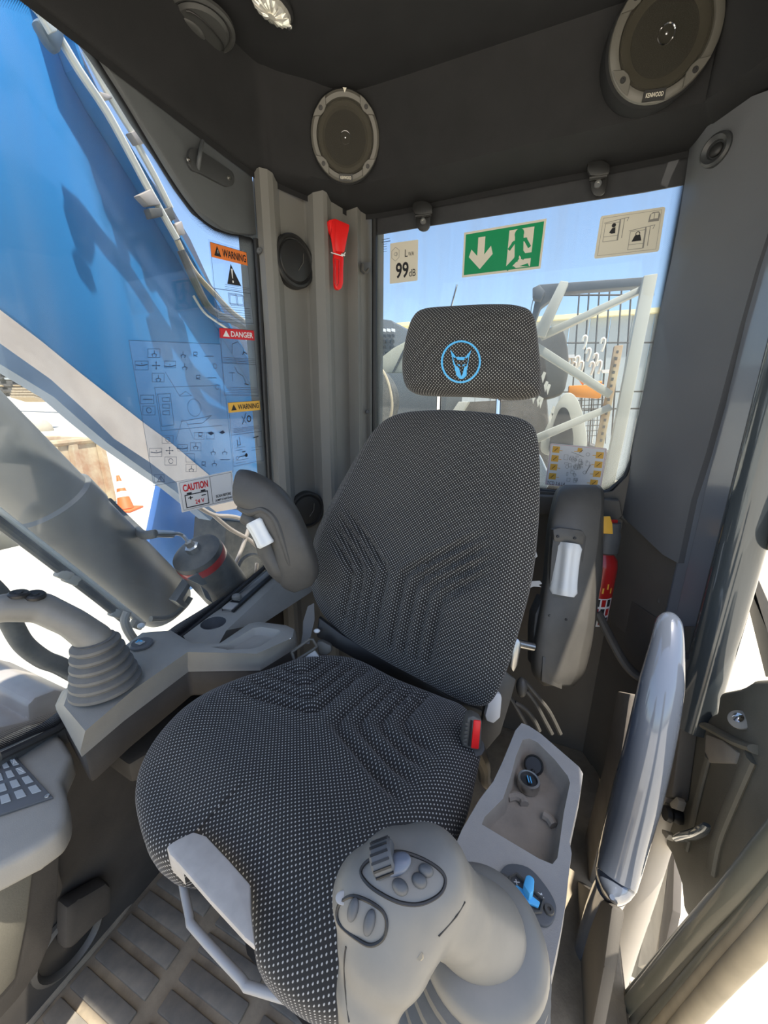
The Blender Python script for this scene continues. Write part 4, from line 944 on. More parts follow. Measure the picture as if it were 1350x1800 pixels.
speaker('large-looking round speaker at the top right, partly cut off by the frame', 1155, 84, (sin(s20)*cos(s5), -cos(s20)*cos(s5), -sin(s5)+.05), 88)
# ceiling vent
c, n = hit(ceil_o, 354, 45); n = V((0, 0, -1)); cv = thing('ceiling_vent', 'round dark air vent in the ceiling liner', 'vent', c)
r = 56*depth(c)/F
bm = NB(); lathe(bm, c, n, [(r, -.002), (r, .003), (r*.92, .006), (r*.84, .004), (r*.80, .001)], 44, caps=False); part('outer_ring', bm, mat('vent_grey', (.055, .056, .055), .5), cv)
bm = NB(); lathe(bm, c, n, [(r*.82, .004), (r*.74, .009), (r*.55, .011), (0, .012)], 44, caps=False); part('inner_dial', bm, MATS['vent_grey'], cv)
bm = NB(); q = [c+V((r*.15*0+r*.72*sin(radians(a))*.35+r*.15, r*.72*cos(radians(a)), -.012)) for a in range(0, 181, 20)]; tube(bm, q, .0015, 6); part('vane_edge', bm, m_blk, cv)
bm = NB(); ball(bm, c+V((-r*.25, -r*.2, -.012)), r*.34, r*.45, .006); part('vane', bm, MATS['vent_grey'], cv)
# ceiling lamp
c, n = hit(ceil_o, 476, 2); dl = thing('ceiling_lamp', 'clear faceted interior lamp in the ceiling at the top edge', 'lamp', c)
d1 = (P(507,42,z=c.z)-P(440,-20,z=c.z)); L = d1.length; d1.normalize(); d2 = Z.cross(d1)
bm = NB()
for k in range(1): prism(bm, crc([c+d1*(L*.56*cos(a))+d2*(.030*sin(a))+V((0, 0, .002)) for a in [2*pi*k/10 for k in range(10)]], 3), (0, 0, -.010), .003)
part('bezel', bm, m_liner, dl)
bm = NB(); rings = []
for f_, h in ((1, -.008), (.9, -.014), (.6, -.018), (.2, -.020)):
    rings.append([c+d1*(L*.50*f_*cos(2*pi*k/36))+d2*(.023*f_*sin(2*pi*k/36))+V((0, 0, h-(.0022 if k % 2 else 0))) for k in range(36)])
loft(bm, rings); part('lens', bm, m_lamp, dl, ang=5)
bm = NB(); ball(bm, c+d1*L*.50+V((0, 0, -.012)), .006, .005, .004); part('clip', bm, m_steel, dl)
# pillar discs
for u, v, rp, lb, cat in ((515,462,40,'round black vent disc high on the ribbed corner pillar','vent'), (537,895,31,'round black vent disc low on the ribbed pillar behind the armrest','vent')):
    t0 = onpil(u, v, -.018); n = (NP+AB*.25).normalized() if u < 520 else NP; r = rp*depth(t0)/F*1.05
    th_ = thing('pillar_vent', lb, cat, t0); t0 = t0+NP*.012
    bm = NB(); lathe(bm, t0, n, [(r, -.02), (r, .002), (r*.95, .006), (r*.86, .007), (r*.82, .002), (r*.78, .001)], 40, caps=False); part('rim', bm, m_blk, th_)
    bm = NB(); lathe(bm, t0, n, [(r*.8, .001), (r*.74, .006), (r*.4, .009), (0, .010)], 40, caps=False); part('disc', bm, m_blk, th_)
    bm = NB(); dd_ = n.cross(Z).normalized(); tube(bm, [t0+n*.010-dd_*r*.35+Z*r*.35, t0+n*.012-dd_*r*.3, t0+n*.010-dd_*r*.05-Z*r*.35], .0012, 6); part('vane_edge', bm, m_armg, th_)
# emergency hammer
eh = thing('emergency_hammer', 'red emergency window hammer tied to the ribbed pillar', 'hammer', onpil(592, 450, 0))
def oph(L, o): return [onpil(u, v, o) for u, v in L]
bm = NB(); prism(bm, oph([(572,391),(583,388),(609,399),(607,412),(603,432),(600,447),(585,446),(580,418),(574,404)], .010), NP*.020, .004); part('head', bm, m_red, eh)
bm = NB(); prism(bm, oph([(583,389),(588,391),(589,445),(585,444),(581,415)], .030), NP*.004, .0015); part('head_rib', bm, m_red, eh)
bm = NB(); prism(bm, crc(oph([(585,446),(600,449),(600,475),(600,498),(597,508),(592,511),(587,508),(585,498),(585,470)], .012), 2), NP*.012, .004); part('handle', bm, m_red, eh)
bm = NB(); q = oph([(589,455),(596,457),(595,498),(592,503),(589,498)], .026); tube(bm, q+[q[0]], .0012, 6); part('grip_groove', bm, m_extred, eh)
bm = NB(); q = oph([(582,444),(592,447),(602,450),(607,444)], .034); tube(bm, q, .0014, 6); tube(bm, oph([(600,447),(606,449)], .034), .002, 6); part('cable_tie', bm, m_stickw, eh)
# small hook and screws on the pillar
hk = thing('coat_hook', 'small grey hook on the pillar next to the rear window', 'hook', onpil(640, 470, 0))
bm = NB(); prism(bm, oph([(634,462),(649,462),(649,474),(645,481),(639,483),(634,478)], .000), NP*.008, .002); part('hook_plate', bm, m_key, hk)
bm = NB(); tube(bm, oph([(638,464),(638,474),(643,478),(648,472)], .012), .003, 8, smooth=3); part('hook_arm', bm, m_armg, hk)
for u, v, lb in ((456,440,'small grey screw cap near the top of the ribbed pillar'), (646,724,'small grey screw cap low on the pillar beside the rear window')):
    p = onpil(u, v, .012 if u < 500 else -.002); bm = NB(); lathe(bm, p, NP+AB*-.3, [(.0065, -.01), (.0065, .001), (.005, .003), (.002, .003), (.002, .001), (0, .001)], 20); tag(mesh_obj('screw_cap', bm, m_key), lb, 'screw')
# bracket on the left header
hb_ = thing('header_bracket', 'dark oval bracket with two screws on the grey header above the side window', 'bracket', P(368, 296, x=-.742))
ovp = [(330,264),(344,262),(352,268),(395,296),(406,306),(408,322),(398,329),(380,322),(350,306),(335,300),(327,285)]
bm = NB(); prism(bm, crc([P(u, v, x=-.742) for u, v in ovp], 3), (.007, 0, 0), .002); part('bracket_plate', bm, mat('bracket_dark', (.05, .053, .056), .4), hb_)
bm = NB(); tube(bm, [P(356, 248, x=-.742), P(351, 275, x=-.725), P(347, 302, x=-.742)], .004, 8, smooth=4); part('strap_bar', bm, m_header, hb_)
for u, v in ((331,281),(402,313)): screw('screw', P(u, v, x=-.735), (1, 0, 0), .004, m_steel, hb_, .003)
# window latches at the top of the rear window
for u0, lb in ((744,'left black hinge clip atop the rear window, near the noise sticker'), (1051,'right black hinge clip atop the rear window, near the pictogram sticker')):
    v0 = 372 if u0 < 800 else 304; s_ = 1.0 if u0 < 800 else 1.15
    lt = thing('window_clip', lb, 'clip', P(u0, v0+15, y=1.18), 'rear window clips')
    bm = NB(); prism(bm, crc([P(u0+a*s_, v0+b*s_, y=1.19) for a, b in ((-13,2),(-12,12),(-11,26),(-6,34),(2,36),(9,33),(13,24),(14,12),(14,2))], 2), (0, -.008, 0), .002); part('clip_plate', bm, m_blk, lt)
    bm = NB(); prism(bm, crc([P(u0+a*s_, v0+b*s_, y=1.18) for a, b in ((-17,-8),(-10,-15),(5,-16),(16,-10),(18,-2),(14,6),(-12,8))], 2), (0, -.012, 0), .004); part('clip_hood', bm, m_blk, lt)
    bm = NB(); tube(bm, [P(u0-13*s_, v0+8*s_, y=1.175), P(u0+14*s_, v0+4*s_, y=1.175)], .005, 10); part('hinge_pin', bm, m_blk, lt)
    screw('screw', P(u0, v0+17*s_, y=1.181), (0, -1, 0), .0075, m_steel, lt, .003)
# knob on the right rear panel
c, n = hit(pr, 1262, 264); n = (N2*.75+V((-.2, -.5, -.1))).normalized(); kn = thing('panel_knob', 'round black knob on the grey corner panel right of the rear window', 'knob', c)
r = 25*depth(c)/F
bm = NB(); lathe(bm, c-n*.01, n, [(r*.9, 0), (r, .012), (r*.96, .020), (r*.8, .024), (r*.55, .019), (r*.5, .014), (0, .013)], 36); part('knob_body', bm, MATS['bracket_dark'], kn)
bm = NB(); ball(bm, c+n*.006, r*.42, r*.42, .006, n.cross(Z), Z, n); part('knob_core', bm, m_blk, kn)

# fire extinguisher behind the right armrest
fe = thing('fire_extinguisher', 'red fire extinguisher standing behind the door side armrest', 'extinguisher', P(1058, 1095, d=1.02))
b0 = P(1038, 1090, d=1.075); axz = V((.02, .05, 1)).normalized(); H_ = .26
bm = NB(); lathe(bm, b0, axz, [(.036, 0), (.040, .006), (.040, .165), (.036, .185), (.022, .202), (.020, .21)], 32); part('cylinder', bm, m_extred, fe)
bm = NB(); lathe(bm, b0+axz*.200, axz, [(.026, 0), (.034, .006), (.034, .05), (.030, .062), (.028, .085)], 24); part('valve_head', bm, m_key, fe)
vh_ = b0+axz*.265
bm = NB(); box(bm, b0+axz*.283, .034, .03, .016, RT, FW, axz, .005); part('handle', bm, m_extred, fe)
bm = NB(); prism(bm, [P(u, v, d=.955) for u, v in [(1055,909),(1073,907),(1077,921),(1078,939),(1058,938)]], FW*.03, .002); part('yellow_tag', bm, m_amber, fe)
bm = NB(); ax1 = RT; 
for k in range(9):
    pass
def cyl_patch(name, m_, a0, a1, h0, h1, r_, n_=8):
    bm = NB(); fwd = V((-b0.x+CP.x, -b0.y+CP.y, 0)).normalized(); sd = axz.cross(fwd).normalized(); L0, L1 = [], []
    for k in range(n_+1):
        a = radians(a0+(a1-a0)*k/n_); d = fwd*cos(a)+sd*sin(a); L0.append(bm.verts.new(b0+axz*h0+d*r_)); L1.append(bm.verts.new(b0+axz*h1+d*r_))
    for k in range(n_): bm.faces.new([L0[k], L0[k+1], L1[k+1], L1[k]])
    return part(name, bm, m_, fe)
cyl_patch('label', m_stickw, -50, 70, .004, .085, .0406)
for i in range(3):
    for k_ in range(5): cyl_patch('label_square', m_extred if (k_+i) % 2 else m_ink, -40+k_*22, -24+k_*22, .010+i*.026, .030+i*.026, .0409, 3)
for k_ in range(3): cyl_patch('label_square', m_amber, 20+k_*16, 26+k_*16, .10+.012*(k_ % 2), .115+.012*(k_ % 2), .0404, 2)

# ================= RIGHT SIDE: post, rail, door =================
dpole = thing('door_pole', 'dark glossy upright pole rising from the moulded door trim', 'pole', P(1227, 1240, x=.335))
q = P(1227, 1238, x=.335); rp_ = 29.5*depth(q)/F
bm = NB(); lathe(bm, q-Z*.05, (.0, 0, 1), [(rp_, 0), (rp_, 1.35)], 40); part('pole_tube', bm, m_pole, dpole)
bm = NB(); lathe(bm, q+Z*.33, (0, 0, 1), [(rp_*1.25, 0), (rp_*1.3, .01), (rp_*1.3, .5), (rp_*1.2, .52)], 24) if False else prism(bm, [P(u, v, x=.36) for u, v in [(1316,820),(1400,760),(1400,980),(1322,962),(1312,950),(1308,935)]], (.05, 0, 0), .006); part('pole_grip', bm, m_trim, dpole)
gr = thing('grab_rail', 'thick glossy grey grab rail curving down beside the door sill', 'rail', P(1080, 1560, x=.215))
cent = [(1177,1088,9),(1176,1096,20),(1172,1140,26),(1163,1200,33),(1152,1260,35),(1137,1330,36),(1119,1400,37),(1103,1460,35),(1090,1510,34),(1082,1545,32),(1079,1562,24),(1077,1572,15),(1076,1577,4)]
bm = NB(); pp = [P(u, v, x=.235-.055*k/12) for k, (u, v, w) in enumerate(cent)]; tube(bm, pp, [w*depth(p)/F for p, (u, v, w) in zip(pp, cent)], 28, smooth=5); part('rail_tube', bm, m_railp, gr)
bm = NB(); prism(bm, [P(u, v, x=.175) for u, v in [(1012,1545),(1050,1572),(1075,1590),(1060,1700),(1035,1830),(950,1830),(985,1690),(998,1600)]], (.02, 0, 0), .006); struct('added_sill_panel', bm, m_wallr)  # dark panel added to tone down the sunlit floor by the sill
bm = NB(); tube(bm, [P(u, v, d=dd) for u, v, dd in [(1078,896,1.08),(1098,912,1.06),(1130,942,1.02),(1164,974,.975),(1168,1000,.96),(1160,1060,.95)]], .008, 8, smooth=4); struct('trim_13', bm, m_wallr)
lr = thing('step_tube', 'lower glossy grey tube under the grab rail at the bottom edge', 'tube', P(1030, 1700, x=.2))
bm = NB(); tube(bm, [P(1075,1560,x=.19), P(1050,1620,x=.19), P(1022,1720,x=.19), P(990,1840,x=.19)], .026, 24, smooth=4); part('tube_body', bm, m_railp, lr)
st2 = thing('door_stay', 'dusty beige tube behind the grab rail leading to the doorstep', 'tube', P(1130, 1540, x=.33))
bm = NB(); tube(bm, [P(1195,1330,x=.335), P(1160,1440,x=.335), P(1125,1560,x=.335), P(1085,1690,x=.335), P(1060,1790,x=.335)], .036, 20, smooth=4); part('stay_tube', bm, mat('dusty_beige_tube', (.40, .36, .31), .45, dust=.3, dcol=(.5, .45, .37)), st2)
bm = NB(); pz = P(1112, 1590, x=.335); lathe(bm, pz-Z*.01, (P(1085,1690,x=.335)-P(1125,1560,x=.335)), [(.039, -.02), (.041, 0), (.039, .02)], 20); part('collar', bm, m_trim_l, st2)
# moulded door trim
X_ = .345
dtm = thing('door_trim', 'dark moulded plastic door trim with a clamp knob, lower right', 'trim', P(1280, 1400, x=X_))
def outl(L, x): return [P(u, v, x=x) for u, v in L]
tr_out = [(1180,1262),(1197,1238),(1212,1252),(1240,1258),(1258,1250),(1263,1215),(1300,1207),(1322,1193),(1380,1188),(1420,1500),(1300,1560),(1222,1640),(1200,1600),(1196,1555),(1180,1505),(1158,1470),(1150,1440),(1152,1390),(1165,1330)]
bm = NB(); prism(bm, outl(tr_out, X_), (.05, 0, 0), .012, 3); trb = part('trim_shell', bm, m_trim, dtm)
bm = NB(); tube(bm, outl([(1192,1250),(1210,1268),(1240,1276),(1268,1290),(1298,1306),(1330,1318)], X_-.002), .012, 10, smooth=4, flat=.6); part('rib', bm, m_trim, dtm)
bm = NB(); tube(bm, outl([(1245,1330),(1232,1380),(1218,1440),(1206,1490)], X_-.002), .010, 10, smooth=4, flat=.5); part('rib', bm, m_trim, dtm)
bm = NB(); tube(bm, outl([(1320,1330),(1290,1400),(1262,1470),(1250,1530)], X_-.003), .014, 10, smooth=4, flat=.5); part('rib', bm, m_trim, dtm)
bm = NB(); prism(bm, outl([(1240,1290),(1268,1300),(1296,1322),(1290,1342),(1244,1340),(1238,1322)], X_-.004), (.01, 0, 0), .003); part('dusty_patch', bm, m_trim_l, dtm)
c = P(1301, 1266, x=X_-.004); nn = V((-.6, -.3, .75)).normalized()
bm = NB(); lathe(bm, c, nn, [(.016, 0), (.016, .003), (.011, .006), (.0, .006)], 24); part('washer', bm, m_trim_l, dtm)
bm = NB(); lathe(bm, c+nn*.006, nn, [(.008, 0), (.008, .002), (.004, .003), (0, .003)], 16); part('bolt_head', bm, m_chrome, dtm)
ck = thing('clamp_knob', 'black winged clamp knob with a bright lever on the door trim', 'knob', P(1195, 1435, x=X_-.02))
bm = NB(); lathe(bm, P(1199, 1437, x=X_), (-1, -.2, .1), [(.013, 0), (.015, .01), (.012, .02), (.016, .026), (.014, .034), (0, .036)], 20); part('hub', bm, m_blk, ck)
bm = NB(); prism(bm, outl([(1165,1385),(1172,1398),(1188,1425),(1192,1440),(1182,1445),(1170,1425),(1162,1400)], X_-.012), (-.012, 0, 0), .003); part('wing', bm, m_trim, ck)
bm = NB(); prism(bm, outl([(1190,1415),(1203,1404),(1208,1412),(1203,1428),(1192,1424)], X_-.012), (-.014, 0, 0), .003); part('wing', bm, m_trim_l, ck)
bm = NB(); prism(bm, outl([(1176,1462),(1183,1464),(1190,1472),(1184,1480),(1177,1470)], X_-.012), (-.014, 0, 0), .002); part('wing', bm, m_trim_l, ck)
bm = NB(); tube(bm, outl([(1190,1475),(1205,1470),(1222,1466),(1236,1458),(1242,1450)], X_-.02), [.009, .012, .012, .010, .006], 12, smooth=3, flat=.6); part('lever', bm, m_pole, ck)
# door frame arcs in the lower right foreground
df = thing('door_frame', 'curved olive door frame with a tan rubber seal sweeping across the bottom right corner', 'door frame', P(1200, 1660, x=.26))
arc = [(1420,1400),(1350,1478),(1290,1548),(1210,1632),(1130,1722),(1070,1790),(1030,1840)]
for nm, du, dv, r_, m_, x_ in (('frame_lip', 0, 0, .008, m_sealo, .262), ('frame_channel', 16, 22, .017, m_sealo, .265), ('frame_channel', 34, 46, .015, m_trim, .272), ('frame_edge', 50, 68, .010, m_sealo, .268), ('rubber_seal', 68, 92, .013, m_seal, .272), ('rubber_seal', 86, 116, .012, m_seal, .270)):
    bm = NB(); tube(bm, [P(u+du*.75, v+dv*.75, x=x_) for u, v in arc], r_, 14, smooth=5); part(nm, bm, m_, df)
# steps outside the door
sg = thing('door_step', 'dusty metal step channels outside the door at the lower right', 'step', P(1150, 1600, x=.42))
for L, m_ in (([(1164,1478),(1178,1470),(1172,1560),(1150,1690),(1120,1700)], m_trim_l), ([(1180,1470),(1186,1475),(1182,1600),(1162,1695),(1154,1690)], m_rock), ([(1112,1630),(1122,1600),(1132,1640),(1118,1720),(1096,1710)], m_trim), ([(1096,1715),(1110,1735),(1128,1760),(1118,1780),(1090,1760)], m_trim_l), ([(1325,1000),(1360,1080),(1360,1140),(1308,1012)], m_trim_l), ([(1308,1040),(1322,1020),(1372,1180),(1345,1190)], m_trim)):
    bm = NB(); prism(bm, [P(u, v, x=.46) for u, v in L], (.02, 0, 0), .002); part('step_channel', bm, m_, sg)

# ================= STICKERS =================
def warn_tri(S_, bm, cx, cy, w, h):
    S_.poly(bm, [(cx, cy-h/2), (cx+w/2, cy+h/2), (cx-w/2, cy+h/2)], .0008)
def Yq(L, y): return [P(u, v, y=y) for u, v in L]
def Xq(L, x): return [P(u, v, x=x) for u, v in L]
ys = 1.2165
# noise level
s = Sheet(*Yq([(686,428),(735,421),(734,493),(685,499)], ys)); t = thing('noise_sticker', 'cream noise level sticker reading 99 dB on the rear window', 'sticker', s.m(.5, 1))
s.body('backing', m_stick, t, r=.003)
bm = NB(); s.text(bm, '99', .22, .50, .68, .90, bold=.02); s.text(bm, 'dB', .70, .70, .93, .88); s.text(bm, 'L', .54, .20, .64, .38); s.text(bm, 'WA', .66, .27, .86, .37); flat('lettering', bm, m_ink, t)
bm = NB(); hx = [(.20+.14*cos(radians(60*k+30))*1.1, .28+.17*sin(radians(60*k+30))) for k in range(7)]; s.line(bm, hx, .001); s.ring(bm, .20, .28, .006, .001, a0=-1, a1=1.2); s.ring(bm, .20, .28, .004, .001); flat('hexagon_icon', bm, m_inkg, t)
# exit sign
s = Sheet(*Yq([(816,409),(961,384),(950,472),(812,488)], ys)); t = thing('exit_sticker', 'green emergency exit sticker with down arrow and running figure on the rear window', 'sign', s.m(.5, 1))
s.body('backing', m_stick, t, r=.001)
bm = NB(); s.rect(bm, .025, .05, .975, .95); flat('green_field', bm, m_green, t)
bm = NB(); s.poly(bm, [(.19, .16), (.28, .16), (.28, .55), (.36, .38), (.39, .56), (.235, .86), (.08, .56), (.11, .40), (.19, .56)], .001); flat('white_arrow', bm, m_stick, t)
bm = NB(); s.rect(bm, .575, .12, .87, .93, .001); flat('white_door', bm, m_stick, t)
bm = NB(); s.disc(bm, .70, .22, .012, .0014)
s.line(bm, [(.705, .34), (.715, .56)], .022, .0014); s.line(bm, [(.60, .50), (.64, .40), (.70, .34), (.78, .36), (.83, .50)], .008, .0014)
s.line(bm, [(.72, .56), (.78, .70), (.93, .70)], .013, .0014); s.line(bm, [(.71, .58), (.69, .74), (.60, .90)], .012, .0014); s.poly(bm, [(.60, .93), (.66, .88), (.70, .93)], .0013); s.poly(bm, [(.74, .90), (.84, .86), (.86, .93)], .0013)
flat('running_figure', bm, m_green, t)
# operator and load sticker
s = Sheet(*Yq([(1056,380),(1170,363),(1158,442),(1044,455)], ys)); t = thing('load_sticker', 'cream sticker with operator, weight and manual pictograms on the rear window', 'sticker', s.m(.5, 1))
s.body('backing', m_stick, t, r=.005)
bm = NB(); s.frame(bm, .05, .06, .95, .94, .0006)
for ox, oy in ((.08, .14), (.50, .40)):
    s.frame(bm, ox+.02, oy+.06, ox+.26, oy+.48, .0010); s.rect(bm, ox+.02, oy+.36, ox+.26, oy+.37); s.rect(bm, ox+.24, oy, ox+.26, oy+.48); s.rect(bm, ox+.31, oy, ox+.32, oy+.44); s.line(bm, [(ox, oy+.04), (ox+.38, oy-.02), (ox+.36, oy+.06)], .0012)
s.poly(bm, [(.77, .30), (.78, .14), (.82, .09), (.91, .09), (.94, .16), (.93, .30)]); flat('cab_drawings', bm, m_inkg, t)
bm = NB(); s.disc(bm, .24, .26, .0045); s.poly(bm, [(.18, .42), (.22, .32), (.27, .31), (.28, .45), (.22, .45)]); s.poly(bm, [(.56, .70), (.60, .56), (.68, .56), (.71, .70)]); s.ring(bm, .64, .53, .004, .0014); flat('figure_and_weight', bm, m_ink, t)
bm = NB(); s.poly(bm, [(.79, .25), (.80, .13), (.845, .11), (.845, .24)], .0012); s.poly(bm, [(.855, .24), (.855, .11), (.91, .12), (.91, .24)], .0012); flat('open_book', bm, m_stick, t)
# engine service sticker low on the window
s = Sheet(*Yq([(968,779),(1067,788),(1056,862),(958,852)], 1.205)); t = thing('service_sticker', 'white sticker with an engine drawing and yellow tags above the door side armrest', 'sticker', s.m(.5, 1))
s.body('backing', m_stickw, t, r=.004)
bm = NB(); s.frame(bm, .015, .02, .985, .98, .0009); flat('red_border', bm, mat('pale_red', (.75, .35, .35), .5), t)
for a, b in [(.05, .06), (.05, .27), (.05, .48), (.05, .70), (.50, .05), (.83, .10), (.83, .32), (.83, .54), (.80, .76)]:
    bm = NB(); s.rect(bm, a, b, a+(.13 if a != .5 else .08), b+(.15 if a != .5 else .09)); s.line(bm, [(a+.065, b+.08), (a+(.18 if a < .4 else -.05), b+.09)], .0015); flat('yellow_tag', bm, m_amber, t)
    bm = NB(); s.line(bm, [(a+.04, b+.11), (a+.09, b+.04)], .0014, .001); flat('tag_mark', bm, m_ink, t)
bm = NB(); random.seed(3)
for k in range(34):
    a = .5+random.gauss(0, .10); b = .48+random.gauss(0, .17); a = min(.74, max(.26, a)); b = min(.82, max(.18, b)); w = random.uniform(.02, .09); h = random.uniform(.03, .12)
    (s.frame(bm, a-w/2, b-h/2, a+w/2, b+h/2, .0006) if k % 3 else s.ring(bm, a, b, random.uniform(.002, .005), .0007, n=12))
s.line(bm, [(.40, .16), (.62, .24)], .001); s.line(bm, [(.70, .62), (.76, .42)], .0018)
flat('engine_drawing', bm, m_inkg, t); bpy.data.objects['engine_drawing']['kind'] = 'stuff'
bm = NB(); s.text(bm, 'TCD 3.6 L4', .03, .90, .36, .98); flat('lettering', bm, m_ink, t)
# small etched print on the glass
s = Sheet(*Yq([(670,418),(687,416),(686,445),(671,447)], ys)); t = thing('glass_print', 'tiny dark certification print in the upper left of the rear window', 'print', s.m(.5, 1))
bm = NB(); s.line(bm, [(.1, .12), (.9, .10)], .0012); s.line(bm, [(.1, .28), (.95, .26)], .0018)
for k in range(4): s.line(bm, [(.2, .42+.15*k), (.6, .41+.15*k)], .0008)
flat('print_lines', bm, m_ink, t)['kind'] = 'stuff'
# left window decals
xs = -.7495
def lines(s_, bm, a0, a1, b0, b1, n, w=.0007):
    for k in range(n): s_.line(bm, [(a0, b0+(b1-b0)*k/max(1, n-1)), (a1-(.25*(a1-a0) if k == n-1 else 0), b0+(b1-b0)*k/max(1, n-1))], w)
s = Sheet(*Xq([(366,420),(433,440),(446,571),(381,569)], xs)); t = thing('warning_decal', 'clear decal with an orange WARNING band and an open manual on the side window', 'sticker', s.m(.5, 1))
s.body('film', m_film, t)
bm = NB(); s.rect(bm, .03, .03, .99, .20); flat('orange_band', bm, m_orange, t)
bm = NB(); s.frame(bm, .03, .03, .99, .98, .0008); s.rect(bm, .03, .565, .99, .572); s.text(bm, 'WARNING', .31, .07, .95, .165, .0012, .02); s.poly(bm, [(.19, .055), (.27, .175), (.10, .175)], .0012)
s.poly(bm, [(.50, .23), (.74, .49), (.36, .49)], .0010); lines(s, bm, .30, .96, .50, .55, 3); lines(s, bm, .08, .92, .78, .94, 6)
for k in range(3): s.frame(bm, .36+.02*k, .60+.012*k, .56+.02*k, .73+.012*k, .0008); s.frame(bm, .56+.02*k, .60+.012*k, .74+.02*k, .73+.012*k, .0008)
flat('lettering', bm, m_ink, t)
bm = NB(); s.poly(bm, [(.485, .29), (.535, .29), (.52, .41), (.50, .41)], .0016); s.disc(bm, .512, .45, .0028, .0016); s.rect(bm, .186, .10, .196, .14, .0016); flat('exclamation_mark', bm, m_stickw, t)
s = Sheet(*Xq([(385,576),(446,581),(455,698),(393,697)], xs)); t = thing('danger_decal', 'clear decal with a red DANGER band and power line pictograms on the side window', 'sticker', s.m(.5, 1))
s.body('film', m_film, t)
bm = NB(); s.rect(bm, 0, 0, 1, .145); flat('red_band', bm, m_dred, t)
bm = NB(); s.text(bm, 'DANGER', .30, .035, .95, .115, .0012, .02); s.poly(bm, [(.17, .03), (.26, .12), (.08, .12)], .0012); flat('white_lettering', bm, m_stickw, t)
bm = NB(); s.frame(bm, .02, .0, .98, .98, .0008); s.rect(bm, .02, .50, .98, .505); lines(s, bm, .05, .95, .42, .49, 4); lines(s, bm, .08, .95, .86, .96, 5)
s.line(bm, [(.30, .36), (.32, .22), (.48, .18), (.62, .26), (.64, .34)], .0010); s.line(bm, [(.60, .36), (.64, .32), (.72, .35)], .0022); s.line(bm, [(.18, .64), (.34, .64)], .001); s.line(bm, [(.26, .64), (.26, .76)], .001); s.line(bm, [(.34, .55), (.42, .64), (.56, .68), (.64, .80)], .0012); s.line(bm, [(.60, .80), (.70, .81)], .0022); flat('lettering', bm, m_ink, t)
s = Sheet(*Xq([(400,708),(456,704),(464,811),(410,822)], xs)); t = thing('caution_decal', 'clear decal with an amber WARNING band above maintenance pictograms on the side window', 'sticker', s.m(.5, 1))
s.body('film', m_film, t)
bm = NB(); s.rect(bm, 0, 0, 1, .15); flat('amber_band', bm, m_amber, t)
bm = NB(); s.text(bm, 'WARNING', .28, .035, .95, .115, .0012, .02); s.poly(bm, [(.16, .03), (.24, .12), (.08, .12)], .0012); s.frame(bm, .02, 0, .98, .98, .0007)
s.ring(bm, .60, .27, .007, .003); s.line(bm, [(.38, .34), (.52, .18)], .002); s.line(bm, [(.38, .22), (.50, .34)], .0014); lines(s, bm, .1, .9, .40, .46, 4); s.line(bm, [(.25, .54), (.27, .66), (.20, .66)], .0016); s.line(bm, [(.18, .58), (.18, .68)], .0018); s.line(bm, [(.70, .58), (.85, .57)], .0026); s.line(bm, [(.80, .58), (.80, .72)], .0012); lines(s, bm, .1, .4, .70, .74, 2); lines(s, bm, .6, .95, .74, .78, 2)
s.disc(bm, .42, .84, .005); s.line(bm, [(.42, .84), (.20, .85)], .002); s.ring(bm, .14, .86, .004, .001); s.rect(bm, .3, .77, .4, .785); lines(s, bm, .08, .5, .90, .94, 2); s.rect(bm, .02, .49, .98, .495); flat('lettering', bm, m_ink, t)
# controls diagram
s = Sheet(*Xq([(226,598),(387,605),(410,828),(270,854)], xs)); t = thing('controls_decal', 'large clear decal of lever control pictograms on the side window over the blue boom', 'sticker', s.m(.5, 1))
s.body('film', mm_ if 'mm_' in globals() else m_film, t)
m_inkb = mat('navy_ink', (.02, .04, .09), .6)
bm = NB(); s.frame(bm, 0, 0, 1, 1, .0007)
def inv(u, v):   # picture pixel to sheet coordinates
    p = P(u, v, x=xs); a, b = .5, .5
    for _ in range(12):
        q = s.m(a, b); da = s.m(a+.01, b)-q; db = s.m(a, b+.01)-q; r = p-q
        A11, A12, A22 = da.dot(da), da.dot(db), db.dot(db); r1, r2 = r.dot(da), r.dot(db); D = A11*A22-A12*A12
        a += .01*(r1*A22-r2*A12)/D; b += .01*(r2*A11-r1*A12)/D
    return a, b
def z2(x, y): return inv(220+x/5.19, 580+y/5.19)
for x, y, w, h in ((205,172,110,80),(88,285,120,80),(358,285,100,60),(245,395,108,78),(138,595,122,78),(158,695,112,80),(335,965,100,70),(220,1080,112,75),(360,1158,106,74),(478,1045,88,60),(592,1028,96,74),(630,935,88,62),(552,1130,80,75),(740,935,70,60),(552,1225,95,68),(262,1320,90,70)):
    s.line(bm, [z2(x, y), z2(x+w, y), z2(x+w, y+h), z2(x, y+h), z2(x, y)], .0007)
def arrow4(x, y, r):
    s.line(bm, [z2(x-r, y), z2(x+r, y)], .0012); s.line(bm, [z2(x, y-r), z2(x, y+r)], .0012)
    for dx, dy in ((1, 0), (-1, 0), (0, 1), (0, -1)): s.poly(bm, [z2(x+dx*r*1.15, y+dy*r*1.15), z2(x+dx*r*.7+dy*r*.25, y+dy*r*.7+dx*r*.25), z2(x+dx*r*.7-dy*r*.25, y+dy*r*.7-dx*r*.25)])
arrow4(280, 325, 34); arrow4(402, 1100, 32)
for x, y in ((148,320),(405,330),(282,1115),(518,1080)): s.line(bm, [z2(x-50, y), z2(x, y+6), z2(x+48, y-4)], .0016); s.disc(bm, *z2(x, y-12), .0012)
